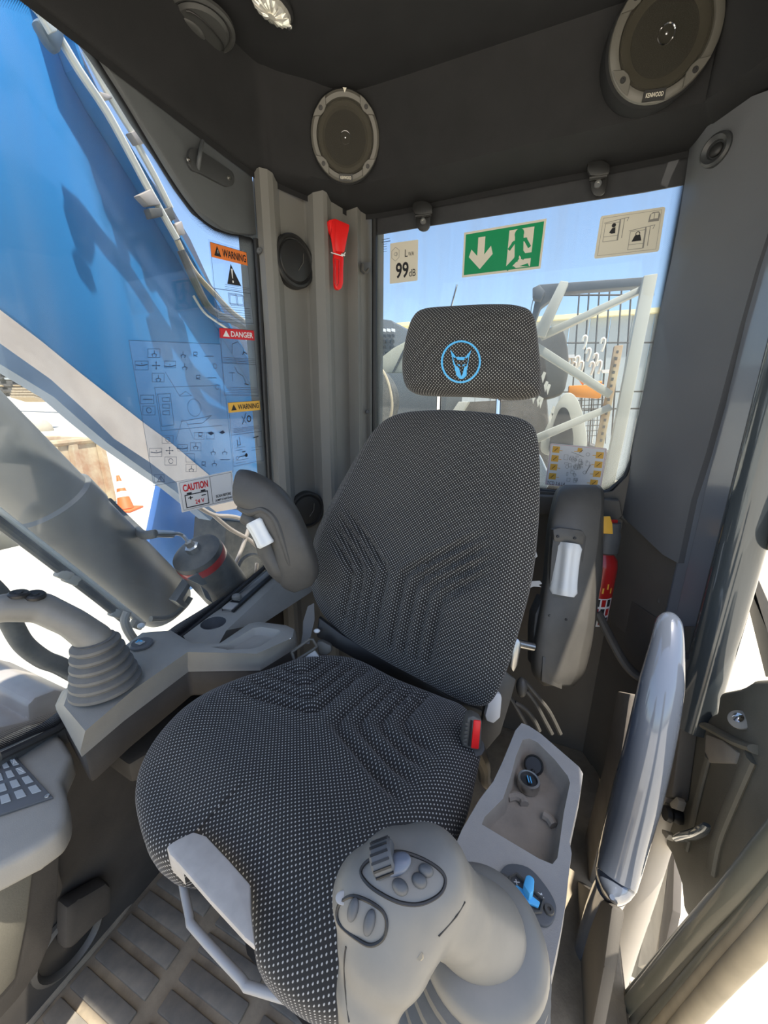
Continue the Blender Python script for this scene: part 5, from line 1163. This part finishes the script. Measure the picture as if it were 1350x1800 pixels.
for x, y in ((262,215),(300,440),(525,225),(540,335),(640,1060),(800,1110),(810,1215),(905,1110),(600,1265)): s.line(bm, [z2(x, y-26), z2(x, y), z2(x-22, y+8), z2(x-14, y+28)], .0013); s.line(bm, [z2(x, y), z2(x+22, y+8), z2(x+14, y+28)], .0013)
for x, y in ((212,733),(385,1000),(412,1196),(815,330),(835,520)): s.ring(bm, *z2(x, y), .0052, .0010, n=16, a0=.5, a1=6.2)
for x, y in ((640,225),(665,435),(685,960),(715,1225)): s.line(bm, [z2(x-20, y+18), z2(x-20, y-22), z2(x+12, y-22), z2(x+10, y+4), z2(x-18, y+6), z2(x+14, y+20)], .0012)
for x, y in ((760,240),(785,437),(200,633),(905,1183)): s.line(bm, [z2(x-40, y), z2(x+40, y)], .0014)
s.line(bm, [z2(262,525), z2(860,505), z2(870,700)], .0007); s.line(bm, [z2(262,525), z2(325,920), z2(880,870)], .0007); s.line(bm, [z2(290,585), z2(405,580), z2(440,865), z2(330,880), z2(290,585)], .0008)
s.line(bm, [z2(360,385), z2(490,600), z2(545,560), z2(600,600), z2(490,604)], .0007); s.ring(bm, *z2(625,710), .018, .0007, n=24); s.line(bm, [z2(500,835), z2(700,800), z2(780,780), z2(700,850), z2(560,860)], .0009); s.line(bm, [z2(455,1010), z2(515,815), z2(560,850), z2(620,1000)], .0006)
for k in range(3): s.line(bm, [z2(330+k*4, 620+k*60), z2(395, 615+k*60), z2(400, 655+k*60), z2(335, 650+k*60), z2(330+k*4, 620+k*60)], .0008)
s.line(bm, [z2(318,1330), z2(352,1380), z2(288,1382), z2(318,1330)], .0011); s.line(bm, [z2(318,1348), z2(319,1368)], .0016)
s.poly(bm, [z2(745,940), z2(780,925), z2(805,945), z2(775,960)]); s.poly(bm, [z2(850,935), z2(885,915), z2(905,935), z2(880,950)])
flat('pictogram_lines', bm, m_inkb, t)['kind'] = 'stuff'
# caution 24 V sticker
s = Sheet(*Xq([(311,847),(408,827),(413,880),(320,901)], -.7475)); t = thing('battery_sticker', 'white CAUTION 24 V battery sticker near the window side armrest', 'sticker', s.m(.5, 1))
s.body('backing', m_stickw, t, r=.0015)
bm = NB(); s.text(bm, 'CAUTION', .07, .13, .50, .36, bold=.03); flat('red_lettering', bm, m_dred, t)
bm = NB(); s.text(bm, '24 V', .24, .68, .40, .82, bold=.02); flat('red_lettering', bm, m_dred, t)
bm = NB(); s.frame(bm, .03, .05, .97, .94, .0006); s.rect(bm, .545, .05, .552, .94); s.frame(bm, .085, .48, .475, .88, .0022); s.rect(bm, .12, .41, .20, .46); s.rect(bm, .36, .41, .44, .46)
s.rect(bm, .13, .57, .21, .60); s.rect(bm, .16, .53, .18, .64); s.rect(bm, .36, .57, .44, .60); s.text(bm, 'SCAN BEFORE', .62, .68, .93, .77, bold=.02); s.text(bm, 'JUMP STARTING', .60, .82, .94, .91, bold=.02); flat('black_lettering', bm, m_ink, t)

# ================= OUTSIDE =================
GN = V((.03, 0, 1)).normalized(); G0 = V((0, 0, -1.35))
def G(u, v): return P(u, v, pl=(G0, GN))
bm = NB(); gq = [V((sx*160, sy*160, 0)) for sx, sy in ((-1, -1), (1, -1), (1, 1), (-1, 1))]
gv = [V((p.x, p.y, -1.35-.03*p.x)) for p in gq]; face(bm, gv); face(bm, [p-V((0, 0, .3)) for p in gv][::-1]); struct('ground', bm, m_conc, smooth=False)
# boom
bx_ = -1.2
def bq(L, x=bx_): return [P(u, v, x=x) for u, v in L]
boom = thing('excavator_boom', 'blue excavator boom running past the side window', 'machine boom', (-1.35, 1.0, .9))
up_edge = [(30,-60),(60,-5),(100,69),(104,93),(116,128),(153,195),(231,317),(311,453),(390,590),(462,712)]
low_edge = [(470,905),(430,884),(364,832),(300,778),(251,742),(144,658),(73,600),(-10,537),(-120,440)]
bm = NB(); prism(bm, bq(up_edge+low_edge+[(-120,-60)]), (-.30, 0, 0), .006); part('side_plate', bm, m_blue, boom)
bm = NB(); E_ = bq(up_edge)
for i in range(len(E_)-1):
    a, b = E_[i], E_[i+1]; prism(bm, [a+V((-.30, 0, 0)), b+V((-.30, 0, 0)), b+V((.062, 0, 0)), a+V((.062, 0, 0))], (0, .006, .006))
part('top_flange', bm, m_blue, boom)
fl1 = [(-60,495),(-10,537),(73,600),(144,658),(251,742),(300,778),(364,832),(440,890)]
fl2 = [(-60,560),(0,604),(89,667),(150,722),(200,771),(262,812),(310,848),(380,900)]
fl3 = [(-60,600),(0,640),(95,698),(140,738),(190,780),(260,830),(306,862),(370,915)]
bm = NB(); a = bq(fl1, bx_+.002); b = bq(fl2, bx_+.06); c_ = bq(fl3, bx_+.055)
A_ = [bm.verts.new(p) for p in a]; B_ = [bm.verts.new(p) for p in b]; D_ = [bm.verts.new(p-V((.06, 0, 0))) for p in b]
for i in range(len(a)-1): bm.faces.new([A_[i], A_[i+1], B_[i+1], B_[i]]); bm.faces.new([B_[i], B_[i+1], D_[i+1], D_[i]]); bm.faces.new([D_[i], D_[i+1], A_[i+1], A_[i]])
part('lower_flange', bm, m_flange, boom)
bm = NB(); A_ = [bm.verts.new(p+V((.001, 0, 0))) for p in b]; B_ = [bm.verts.new(p) for p in c_]; D_ = [bm.verts.new(p-V((.06, 0, 0))) for p in c_]
for i in range(len(a)-1): bm.faces.new([A_[i], A_[i+1], B_[i+1], B_[i]]); bm.faces.new([B_[i], B_[i+1], D_[i+1], D_[i]])
part('flange_edge', bm, m_flanged, boom)
m_dk = mat('dark_violet_plate', (.07, .075, .10), .4, dust=.2, dcol=(.2, .2, .22))
bm = NB(); prism(bm, bq([(60,-60),(112,20),(141,88),(170,150),(200,210),(255,300),(300,360),(335,420),(372,500),(420,560),(470,620),(470,740),(390,600),(311,460),(231,325),(153,203),(110,110)], -1.36), (-.10, 0, 0), .004); part('back_plate', bm, m_dk, boom)
# hose tray that overhangs the side of the boom and the steel lines in it
ht = thing('hydraulic_line', 'pale steel hydraulic tube along the top of the boom, nearer the blue edge', 'pipe', P(265, 339, x=-1.17), 'hydraulic lines on the boom')
def line3(L, r, m_, par, nm='pipe', x=-1.16):
    bm = NB(); tube(bm, [P(u, v, x=x) for u, v in L], r, 10, smooth=3); return part(nm, bm, m_, par)
line3([(60,10),(100,60),(140,125),(188,197),(228,270),(265,339),(311,420)], .010, m_rail, ht, x=-1.115)
line3([(311,422),(325,450),(345,482),(380,520),(412,552),(455,582)], .009, m_seal, ht, 'hose_end', x=-1.115)
for q1, q2 in (([(244,343),(266,332),(284,360),(262,362)], .04), ([(262,366),(284,364),(288,380),(268,384)], .035)):
    bm = NB(); prism(bm, [P(u, v, x=-1.10) for u, v in q1], (-.025, 0, 0), .003); part('clamp', bm, m_flange if q2 == .04 else m_hose, ht)
h2t = thing('hydraulic_line', 'second pale steel tube on the boom next to the window header', 'pipe', P(270, 300, x=-1.24), 'hydraulic lines on the boom')
line3([(150,90),(185,155),(217,208),(232,232),(245,260),(272,310),(300,366)], .009, m_rail, h2t, x=-1.125)
for q1, m_ in (([(230,232),(246,226),(260,250),(244,254)], m_flange), ([(176,160),(192,165),(200,172),(184,176)], m_flange), ([(290,368),(303,362),(310,385),(298,390)], m_hose), ([(308,395),(320,388),(327,412),(316,414)], m_flange)):
    bm = NB(); prism(bm, [P(u, v, x=-1.11) for u, v in q1], (-.025, 0, 0), .003); part('clamp', bm, m_, h2t)
h3 = thing('hydraulic_hose', 'dark hydraulic hose under the steel tubes above the DANGER decal', 'hose', P(370, 530, x=-1.26))
line3([(318,440),(345,500),(372,545),(420,570),(462,602)], .012, m_hose, h3, x=-1.105); line3([(340,520),(358,548),(380,565),(420,590),(462,610)], .004, m_rail, h3, 'thin_line', x=-1.12)
cp = thing('line_cover', 'pale cover strip on the boom at the top left corner', 'cover', P(75, 30, x=-1.09))
bm = NB(); prism(bm, [P(u, v, x=-1.09) for u, v in [(48,0),(58,-6),(95,58),(84,62)]], (.015, 0, 0), .002); part('cover_strip', bm, m_rail, cp)
bm = NB(); prism(bm, [P(u, v, x=-1.095) for u, v in [(62,30),(100,25),(118,60),(108,95),(88,75)]], (-.03, 0, 0), .01); part('cover_block', bm, mat('slate_cover', (.10, .14, .18), .4), cp)
# large hydraulic cylinder
cy = thing('hydraulic_cylinder', 'large dusty grey hydraulic cylinder crossing outside the side window', 'cylinder', (-1.0, .6, .6))
cA = P(-90, 705, x=-1.02); cB = P(306, 1072, x=-1.02)
ra_ = 60*depth(P(167, 952, x=-1.08))/F
cA = P(-60, 745, x=-1.08); cB = P(292, 1062, x=-1.08); dC = (cB-cA).normalized(); LC = (cB-cA).length
bm = NB(); lathe(bm, cA, dC, [(ra_*.96, -.5), (ra_*.96, .30*LC), (ra_*1.05, .31*LC), (ra_*1.05, .40*LC), (ra_*.98, .42*LC), (ra_*.98, LC*.96), (ra_*.90, LC), (ra_*.4, LC+.01), (0, LC+.01)], 48); part('barrel', bm, m_cyl, cy)
bm = NB(); tube(bm, [P(u, v, x=-.93) for u, v in [(-20,885),(50,940),(150,1018),(222,1074),(252,1098)]], .0075, 10, smooth=4); part('steel_line', bm, m_rail, cy)
bm = NB(); tube(bm, [P(u, v, x=-.92) for u, v in [(-20,905),(50,958),(110,1004),(170,1050),(222,1092)]], .010, 10, smooth=4); part('hose_line', bm, m_hose, cy)
for u, v in ((112,1010),(125,1018),(204,1078),(240,1098)):
    bm = NB(); box(bm, P(u, v, x=-.92), .03, .02, .02, (0, .7, -.7), (1, 0, 0), (0, .7, .7), .004); part('line_clamp', bm, m_trim_l, cy)
bm = NB(); tube(bm, [P(u, v, x=-.90) for u, v in [(224,1075),(219,1090),(226,1110),(240,1130)]], .010, 10, smooth=4); part('elbow', bm, m_trim_l, cy)
bm = NB(); prism(bm, [P(u, v, x=-.93) for u, v in [(309,1057),(333,1021),(338,1026),(322,1054),(330,1062),(326,1070)]], (-.03, 0, 0), .002); part('end_bracket', bm, m_cyl, cy)
bm = NB(); tube(bm, [P(u, v, x=-.95) for u, v in [(265,1088),(300,1085),(325,1065),(335,1050)]], .008, 8, smooth=4); part('retaining_band', bm, m_trim, cy)
bm = NB(); ball(bm, P(248, 1100, x=-.9), .009, .009, .007); part('bleed_cap', bm, m_white, cy)
# loop of mesh sleeved hose under the far joystick
hs = thing('sleeved_hose', 'thick dusty sleeved hose looping below the far joystick', 'hose', P(60, 1130, x=-.90))
bm = NB(); tube(bm, [P(u, v, x=-.90) for u, v in [(-30,1020),(0,1050),(15,1085),(40,1130),(75,1158),(105,1170),(140,1190)]], .017, 14, smooth=5); part('hose_sleeve', bm, m_hose, hs)
# accumulator with red band
ac = thing('accumulator', 'black accumulator bottle with a dark red band outside the side window', 'cylinder', P(385, 1020, x=-.95))
aA = P(343, 968, x=-.90); aB = P(410, 1050, x=-.90); dA = (aB-aA).normalized(); r_ = 43*depth(aA)/F
bm = NB(); lathe(bm, aA, dA, [(0, -.004), (r_*.72, -.004), (r_*.98, .006), (r_, .012), (r_, .18)], 36); part('bottle', bm, m_hose, ac)
bm = NB(); lathe(bm, aA, dA, [(r_*1.01, .022), (r_*1.02, .024), (r_*1.02, .044), (r_*1.01, .046)], 36, caps=False); part('red_band', bm, m_extred, ac)
bm = NB(); lathe(bm, aA-dA*.004, dA*-1, [(.020, 0), (.020, .016), (.012, .018), (.010, .034), (0, .034)], 6); part('hex_fitting', bm, m_steel, ac)
e0_ = aA-dA*.035
bm = NB(); tube(bm, [e0_, P(322, 942, x=-.93), P(312, 938, x=-.93), P(303, 939, x=-.93)], .005, 10, smooth=4); part('elbow_pipe', bm, m_steel, ac)
bm = NB(); tube(bm, [P(304, 939, x=-.93), P(273, 938, x=-.93)], .010, 14); part('ferrule', bm, m_steel, ac)
bm = NB(); tube(bm, [P(274, 938, x=-.93), P(252, 940, x=-.97), P(238, 928, x=-1.10), P(215, 905, x=-1.24), P(190, 880, x=-1.3)], .012, 12, smooth=4); part('feed_hose', bm, m_hose, ac)
for L in ([(330,1018),(352,1005),(372,1022),(356,1030)], [(352,1028),(366,1040),(376,1062),(362,1052)]):
    bm = NB(); prism(bm, [P(u, v, x=-.855) for u, v in L], (-.006, 0, 0), .002); part('strap_plate', bm, m_cyl, ac)
# blue fender / machine panel beyond
bp_ = thing('blue_fender', 'pale blue machine fender below the boom outside the side window', 'machine panel', P(330, 900, x=-1.55))
bm = NB(); prism(bm, [P(u, v, x=-1.62) for u, v in [(283,852),(300,846),(345,868),(400,888),(470,900),(470,930),(420,965),(400,1005),(330,1040),(240,1010),(258,975)]], (-.04, 0, 0), .004); part('fender_panel', bm, m_blue2, bp_)
bf = thing('slew_frame', 'dark frame with curved pale rails behind the window side armrest', 'machine frame', P(430, 980, x=-1.2))
bm = NB(); prism(bm, [P(u, v, x=-1.30) for u, v in [(398,915),(480,920),(482,1000),(420,1040),(392,1000)]], (-.2, 0, 0), .01); part('frame_plate', bm, m_hose, bf)
for L in ([(340,885),(375,905),(410,908),(445,918)], [(375,905),(405,930),(440,950),(460,970)], [(437,930),(425,965),(410,1000)], [(440,1040),(448,1015),(452,990)]):
    bm = NB(); tube(bm, [P(u, v, x=-1.12) for u, v in L], .008, 10, smooth=4); part('pale_rail', bm, m_flange, bf)
bm = NB(); tube(bm, [P(u, v, x=-1.1) for u, v in [(415,1010),(425,985),(445,975),(465,985),(475,1000)]], .008, 10, smooth=4); part('cable', bm, m_hose, bf)
# track frame at the lower left outside
tf = thing('track_guard', 'dusty tan machine guard outside at the lower left edge', 'machine panel', P(80, 1250, x=-1.1))
bm = NB(); prism(bm, [P(u, v, x=-1.0) for u, v in [(-60,1290),(0,1278),(50,1266),(48,1240),(62,1226),(98,1212),(140,1220),(140,1300),(-60,1330)]], (-.3, 0, 0), .01); part('guard_plate', bm, m_flange, tf)
bm = NB(); prism(bm, [P(u, v, x=-.97) for u, v in [(-60,1345),(0,1312),(60,1282),(90,1275),(100,1290),(0,1340)]], (-.03, 0, 0), .006); part('guard_lower_plate', bm, m_seal, tf)  # thin tan plate along the lower edge of the guard
bm = NB(); prism(bm, [P(u, v, x=-2.6) for u, v in [(-60,935),(0,938),(0,930),(42,958),(0,968),(-60,980)]], (-.4, 0, 0), .01); part('outer_beam', bm, m_trim, tf)
# traffic cone
tcn = thing('traffic_cone', 'orange and white traffic cone on the bright yard', 'cone', G(224, 900))
g0 = G(222, 896); hC = 62*depth(g0)/F; rC = 13*depth(g0)/F
bm = NB(); box(bm, g0+Z*.02, rC*2.9, rC*2.9, .04, (1, .4, 0), (-.4, 1, 0), Z, .01); part('base', bm, m_cone, tcn)
axc = (P(208, 840, d=depth(g0))-g0).normalized()
for nm, a, b, m_ in (('body', .0, .36, m_cone), ('reflective_band', .36, .52, m_stickw), ('body', .52, .62, m_cone), ('reflective_band', .62, .82, m_stickw), ('tip', .82, 1.0, m_cone)):
    bm = NB(); lathe(bm, g0, axc, [(rC*(1-a*.82), hC*a), (rC*(1-b*.82), hC*b)], 20); part(nm, bm, m_, tcn)
# rusty skip
dR = G(197, 884); hD = 108*depth(dR)/F; dm = thing('steel_skip', 'rusty cream steel skip standing in the yard', 'container', dR)
lr_ = (G(60, 930)-dR); lr_ = V((lr_.x, lr_.y, 0)).normalized(); bk_ = V((-lr_.y, lr_.x, 0)).normalized()
if bk_.dot(FW) < 0: bk_ = -bk_
topR = P(174, 776, d=depth(dR)); tp = Z*hD; lean = -lr_*.0
W_ = 2.6; D__ = 2.2
off = (topR-dR)-Z*(topR-dR).z
def cn(a, b, h): return dR+lr_*a*W_+bk_*b*D__+Z*h*hD+off*h
bm = NB(); prism(bm, [cn(0, 0, 0), cn(1, 0, 0), cn(1, 0, 1), cn(0, 0, 1)], bk_*.06); prism(bm, [cn(0, 1, 0), cn(1, 1, 0), cn(1, 1, 1), cn(0, 1, 1)], bk_*.06)
prism(bm, [cn(0, 0, 0), cn(0, 1, 0), cn(0, 1, 1), cn(0, 0, 1)], lr_*.06); prism(bm, [cn(1, 0, 0), cn(1, 1, 0), cn(1, 1, 1), cn(1, 0, 1)], lr_*.06); prism(bm, [cn(0, 0, .02), cn(1, 0, .02), cn(1, 1, .02), cn(0, 1, .02)], Z*.05); part('shell', bm, m_bosc, dm)
bm = NB(); tube(bm, [cn(-.02, 0, 1), cn(1, 0, 1)], .07, 8); tube(bm, [cn(0, 0, 1), cn(0, 1, 1)], .06, 8); part('rim_tube', bm, m_bosc, dm)
for f_ in (.02, .30, .48, .8):
    bm = NB(); box(bm, (cn(f_, 0, 0)+cn(f_, 0, 1))/2-bk_*.06, .14, .10, hD*.98, lr_, bk_, (cn(0, 0, 1)-cn(0, 0, 0))); part('side_rib', bm, m_bosc, dm)
for k in range(7):
    bm = NB(); ball(bm, cn(.14+.12*k, .35+.2*(k % 2), .86), .14, .30, .14, lr_, bk_, Z, n=5); tag(mesh_obj('scrap_piece', bm, m_rock), 'dark scrap piece in the rusty skip, %s from its right end' % ('first', 'second', 'third', 'fourth', 'fifth', 'sixth', 'seventh')[k], 'scrap', 'scrap pieces in the skip')
md = G(62, 757); bm = NB(); ball(bm, md, 26*depth(md)/F, 26*depth(md)/F, 24*depth(md)/F, n=8); tag(mesh_obj('sand_mound', bm, mat('tan_sand', (.42, .36, .27), .9, var=.1)), 'tan rounded mound behind the skip', 'mound')
# racks of steel at the far edge of the yard
rk = thing('storage_rack', 'far storage rack of dark steel sections at the left edge', 'rack', P(30, 700, d=24))
dK = 24; random.seed(11)
def fp_(u, v, d=dK): return P(u, v, d=d)
for u in (-20, 2, 22, 44, 66):
    bm = NB(); box(bm, (fp_(u, 625)+fp_(u+3, 695))/2, .18, .18, 70*dK/F, bevel=0); part('upright', bm, m_rock, rk)
for k, v in enumerate((642, 654, 666, 678, 688)):
    bm = NB(); box(bm, fp_(24, v), 110*dK/F, .35, .12, RT, FW, Z); part('shelf_beam', bm, m_rock, rk)
for k in range(26):
    row, cl = k//7, k % 7; u = -14+14.5*cl; v = (646, 658, 670, 682)[row]; bm = NB()
    box(bm, fp_(u, v-4, dK-.4), random.uniform(.25, .44), .12, random.uniform(.06, .14), RT, FW, Z)
    tag(mesh_obj('steel_bundle', bm, random.choice((m_white, m_rock, m_bgl, m_bosc, m_hose))), 'short steel bundle on the %s shelf of the far rack, %s from the left' % (('top', 'second', 'third', 'lowest')[row], ('first', 'second', 'third', 'fourth', 'fifth', 'sixth', 'seventh')[cl]), 'steel', 'bundles on the far rack')
for k in range(4):
    bm = NB(); box(bm, P(52, 701-4.5*k, d=19), 1.15-.06*k, .8, .09, RT, FW, Z); tag(mesh_obj('timber_plank', bm, mat('timber', (.42, .33, .22), .8, var=.2)), 'weathered timber plank before the far rack, %s of the low stack' % ('lowest', 'second from the bottom', 'third from the bottom', 'topmost')[k], 'plank', 'planks stacked before the rack')
bm = NB(); box(bm, P(40, 668, d=40), 60, 1, 3.0, RT, FW, Z); tag(mesh_obj('yard_wall', bm, m_rock), 'long dark yard boundary behind the far rack', 'wall')

# ---- behind the rear window ----
wl = thing('yard_building', 'long grey clad building with a cream roof edge behind the rear window', 'building', P(900, 700, y=16))
yb = 16.0
bL, bR = P(560, 583, y=yb), P(1300, 590, y=yb); zt = P(700, 583, y=yb).z
for k in range(40):
    x0 = -16+k*.62; bm = NB(); box(bm, (x0+.31, yb+(.05 if k % 2 else 0), (zt-2)/2), .60, .12, zt+2); part('cladding_panel', bm, m_bgl, wl)
bm = NB(); box(bm, (-4, yb-.1, zt+.06), 26, .3, .14); part('roof_edge', bm, mat('cream_edge', (.85, .75, .45), .6), wl)
bm = NB(); box(bm, (P(712, 576, y=yb).x, yb-.2, zt+.2), .6, .3, .14); part('roof_edge', bm, MATS['cream_edge'], wl)
def Y(L, y): return [P(u, v, y=y) for u, v in L]
def ythick(name, L, y, t_, m_, par, bev=.004): bm = NB(); prism(bm, Y(L, y), (0, t_, 0), bev); return part(name, bm, m_, par)
lv = thing('louvre_cover', 'grey louvred machine cover seen at the left of the rear window', 'machine panel', P(675, 640, y=3.2))
ythick('cover_frame', [(640,557),(688,563),(692,568),(692,640),(640,668)], 3.2, .4, m_bgl2 if 'm_bgl2' in globals() else m_key, lv)
for i in range(7):
    for j in range(4): ythick('louvre_slot', [(664+8*j, 577+10*i), (669+8*j, 578+10*i), (669+8*j, 583+10*i), (664+8*j, 582+10*i)], 3.17, .02, m_stickw if i == 0 else m_blk, lv, 0)
eh2 = thing('engine_hood', 'tan engine hood with a dark side behind the headrest', 'machine panel', P(700, 690, y=2.8))
bm = NB(); prism(bm, Y([(655,640),(690,612),(716,598),(790,600),(790,656),(672,656)], 2.8), (0, .8, 0), .01); part('hood_top', bm, mat('hood_tan', (.34, .33, .25), .5, dust=.2), eh2)
ythick('hood_side', [(672,656),(790,656),(780,745),(660,760)], 2.75, .5, mat('hood_dark', (.08, .09, .10), .5), eh2)
ythick('hood_joint', [(710,612),(713,613),(692,655),(689,655)], 2.79, .01, m_blk, eh2, 0)
tr2 = thing('tyre_guard', 'dark rounded guard with a pale rim at the lower left of the rear window', 'guard', P(675, 700, y=1.9))
bm = NB(); lathe(bm, P(640, 705, y=2.0), (.5, -.8, .1), [(.02, .08), (.16, .07), (.19, .03), (.20, 0), (.20, -.12)], 32); part('guard_disc', bm, m_hose, tr2)
bm = NB(); tube(bm, Y([(664,640),(678,662),(686,688),(689,715),(684,740),(670,765)], 1.85), .008, 8, smooth=4); part('guard_rim', bm, m_seal, tr2)
m_wh = mat('cream_frame_paint', (.46, .445, .38), .4, dust=.3)
ff = thing('guard_frame', 'cream painted steel guard frame with diagonal braces behind the rear window', 'frame', P(1040, 800, y=2.1))
for nm, L in (('post', [(985,493),(1000,495),(958,592),(942,590),(940,582)]), ('post', [(1132,484),(1157,480),(1100,760),(1076,870),(1056,870),(1072,790)]),
              ('brace', [(946,586),(1134,499),(1136,510),(952,597)]), ('brace', [(942,600),(1078,688),(1070,700),(946,622)]), ('brace', [(942,764),(1072,710),(1078,720),(946,778)]), ('brace', [(806,706),(824,706),(790,760),(770,760)])):
    ythick(nm, L, 2.1 if nm == 'post' else 2.14, .05, m_wh, ff)
ythick('top_beam', [(946,500),(1140,486),(1136,502),(985,514),(950,540),(936,578),(934,560)], 2.2, .06, m_key, ff)
ythick('lamp_box', [(936,506),(948,500),(958,512),(950,528),(936,524)], 2.15, .06, m_key, ff)
bm = NB(); tube(bm, Y([(939,520),(934,540),(932,556)], 2.14), .002, 6); part('lamp_cable', bm, m_blk, ff)
tc_ = thing('tool_cage', 'dark wire tool cage with hanging hooks behind the rear window', 'cage', P(1050, 780, y=3.4))
for u in (1013, 1030, 1048, 1066, 1087, 1104): bm = NB(); tube(bm, Y([(u+6,505),(u-14,800)], 3.4), .006, 6); part('cage_bar', bm, m_rock, tc_)
for v in (520, 604, 690, 720): bm = NB(); tube(bm, Y([(985,v-1),(1150,v-2)], 3.4), .006, 6); part('cage_bar', bm, m_rock, tc_)
for k in range(9):
    for L in ([(1004+8*k,698),(1000+8*k,780)],): bm = NB(); tube(bm, Y(L, 3.3), .003, 5); part('wire', bm, m_rock, tc_)
for k in range(8): bm = NB(); tube(bm, Y([(998,705+9*k),(1062,702+9*k)], 3.3), .003, 5); part('wire', bm, m_rock, tc_)
random.seed(5)
for k in range(12):
    u = 985+6.4*k; v = 598+random.uniform(0, 50)
    bm = NB(); tube(bm, Y([(u,v),(u+3,v-8),(u+8,v-7),(u+6,v+5),(u+2,v+14)], 3.3), .010, 6, smooth=2)
    tag(mesh_obj('hanging_hook', bm, m_rail), 'pale metal hook on the wire tool cage, %s from the left' % ('first','second','third','fourth','fifth','sixth','seventh','eighth','ninth','tenth','eleventh','twelfth')[k], 'hook', 'hooks on the tool cage')
for k, (u, v) in enumerate(((1000,626),(1068,652),(1118,600))):
    bm = NB(); prism(bm, Y([(u-10,v-2),(u+10,v-3),(u+11,v+3),(u-9,v+3)], 3.25), (0, .05, 0)); tag(mesh_obj('metal_plate', bm, m_white), ('small bright plate on the left of the tool cage', 'small bright plate at the middle right of the tool cage', 'small bright plate near the top right of the tool cage')[k], 'plate')
pb_ = thing('perforated_post', 'rusty cream perforated post right of the tool cage', 'post', P(1070, 780, y=3.0))
ythick('post_strip', [(1080,608),(1096,606),(1078,700),(1060,790),(1046,788),(1066,690)], 3.0, .05, m_bosc, pb_)
for k in range(14): ythick('post_hole', [(1084-2.2*k, 616+12*k), (1088-2.2*k, 616+12*k), (1087-2.2*k, 621+12*k), (1083-2.2*k, 621+12*k)], 2.985, .01, m_rock, pb_, 0)
ob = thing('orange_toolbox', 'orange toolbox with a dark blue stripe behind the rear window', 'toolbox', P(1030, 698, y=3.1))
ythick('box_body', [(1000,678),(1045,676),(1062,675),(1056,700),(1000,696)], 3.0, .2, m_cone_o if 'm_cone_o' in globals() else mat('toolbox_orange', (.75, .27, .03), .5), ob)
ythick('blue_stripe', [(1001,684),(1052,685),(1050,692),(1001,690)], 3.08, .02, mat('stripe_navy', (.04, .05, .22), .5), ob, 0)
bm = NB(); tube(bm, Y([(1003,652),(1012,655),(1026,675)], 3.1), .012, 6); tube(bm, Y([(1040,675),(1058,672)], 3.1), .012, 6); part('box_handle', bm, MATS['toolbox_orange'], ob)
tk = thing('black_tank', 'black rounded tank beside the headrest outside the rear window', 'tank', P(970, 690, y=2.7))
bm = NB(); prism(bm, crc(Y([(925,590),(955,578),(985,575),(996,600),(1000,640),(996,670),(985,692),(930,695)], 2.7), 3), (0, .5, 0), .02); part('tank_shell', bm, m_rock, tk)
tk2 = thing('dark_housing', 'cream hood with a black opening low behind the rear window', 'machine panel', P(1000, 780, y=2.5))
bm = NB(); prism(bm, crc(Y([(950,780),(965,740),(985,700),(1000,690),(1014,700),(1025,730),(1032,775),(1020,800),(960,800)], 2.6), 3), (0, .3, 0), .01); part('hood_shell', bm, m_wh, tk2)
bm = NB(); prism(bm, crc(Y([(965,780),(975,740),(985,718),(996,718),(1003,735),(1008,775),(1000,798),(968,798)], 2.57), 3), (0, .03, 0), .005); part('black_opening', bm, m_blk, tk2)
pk = thing('machine_body', 'dark machine body filling the lower part of the rear window', 'machine', P(900, 760, y=2.9))
ythick('body_block', [(700,712),(960,700),(965,760),(1030,778),(1080,800),(1080,900),(700,900)], 3.7, .4, m_rock, pk)
for k in range(9):
    u = 935+4.2*k; v = 660+random.uniform(0, 80); bm = NB(); prism(bm, Y([(u,v),(u+4,v-8),(u+8,v-6),(u+2,v+12)], 2.5), (0, .03, 0)); tag(mesh_obj('steel_offcut', bm, m_rail), 'pale steel offcut beside the black tank, %s from the left' % ('first','second','third','fourth','fifth','sixth','seventh','eighth','ninth','tenth','eleventh','twelfth')[k], 'steel', 'offcuts beside the tank')
bm = NB(); q = Y([(944,795),(952,808),(962,830),(966,850),(958,866),(944,868)], 1.32); prism(bm, q, (0, .05, 0), .008); tag(mesh_obj('plastic_bag', bm, glassmat('clear_plastic', (.9, .93, .95), haze=.35, streak=.3, refl=.1, streakdir='N')), 'crumpled clear plastic bag between backrest and armrest behind the glass', 'bag')
at = thing('whip_antenna', 'thin bright rod rising left of the exit sticker outside', 'antenna', P(790, 540, y=2.4))
bm = NB(); tube(bm, Y([(803,500),(790,550)], 2.4), .006, 8); part('rod', bm, m_chrome, at)
# trees and a parked barrier on the door side, seen only in the reflections
m_leaf = mat('leaf_green', (.22, .45, .04), .7, var=.3, vscale=4)
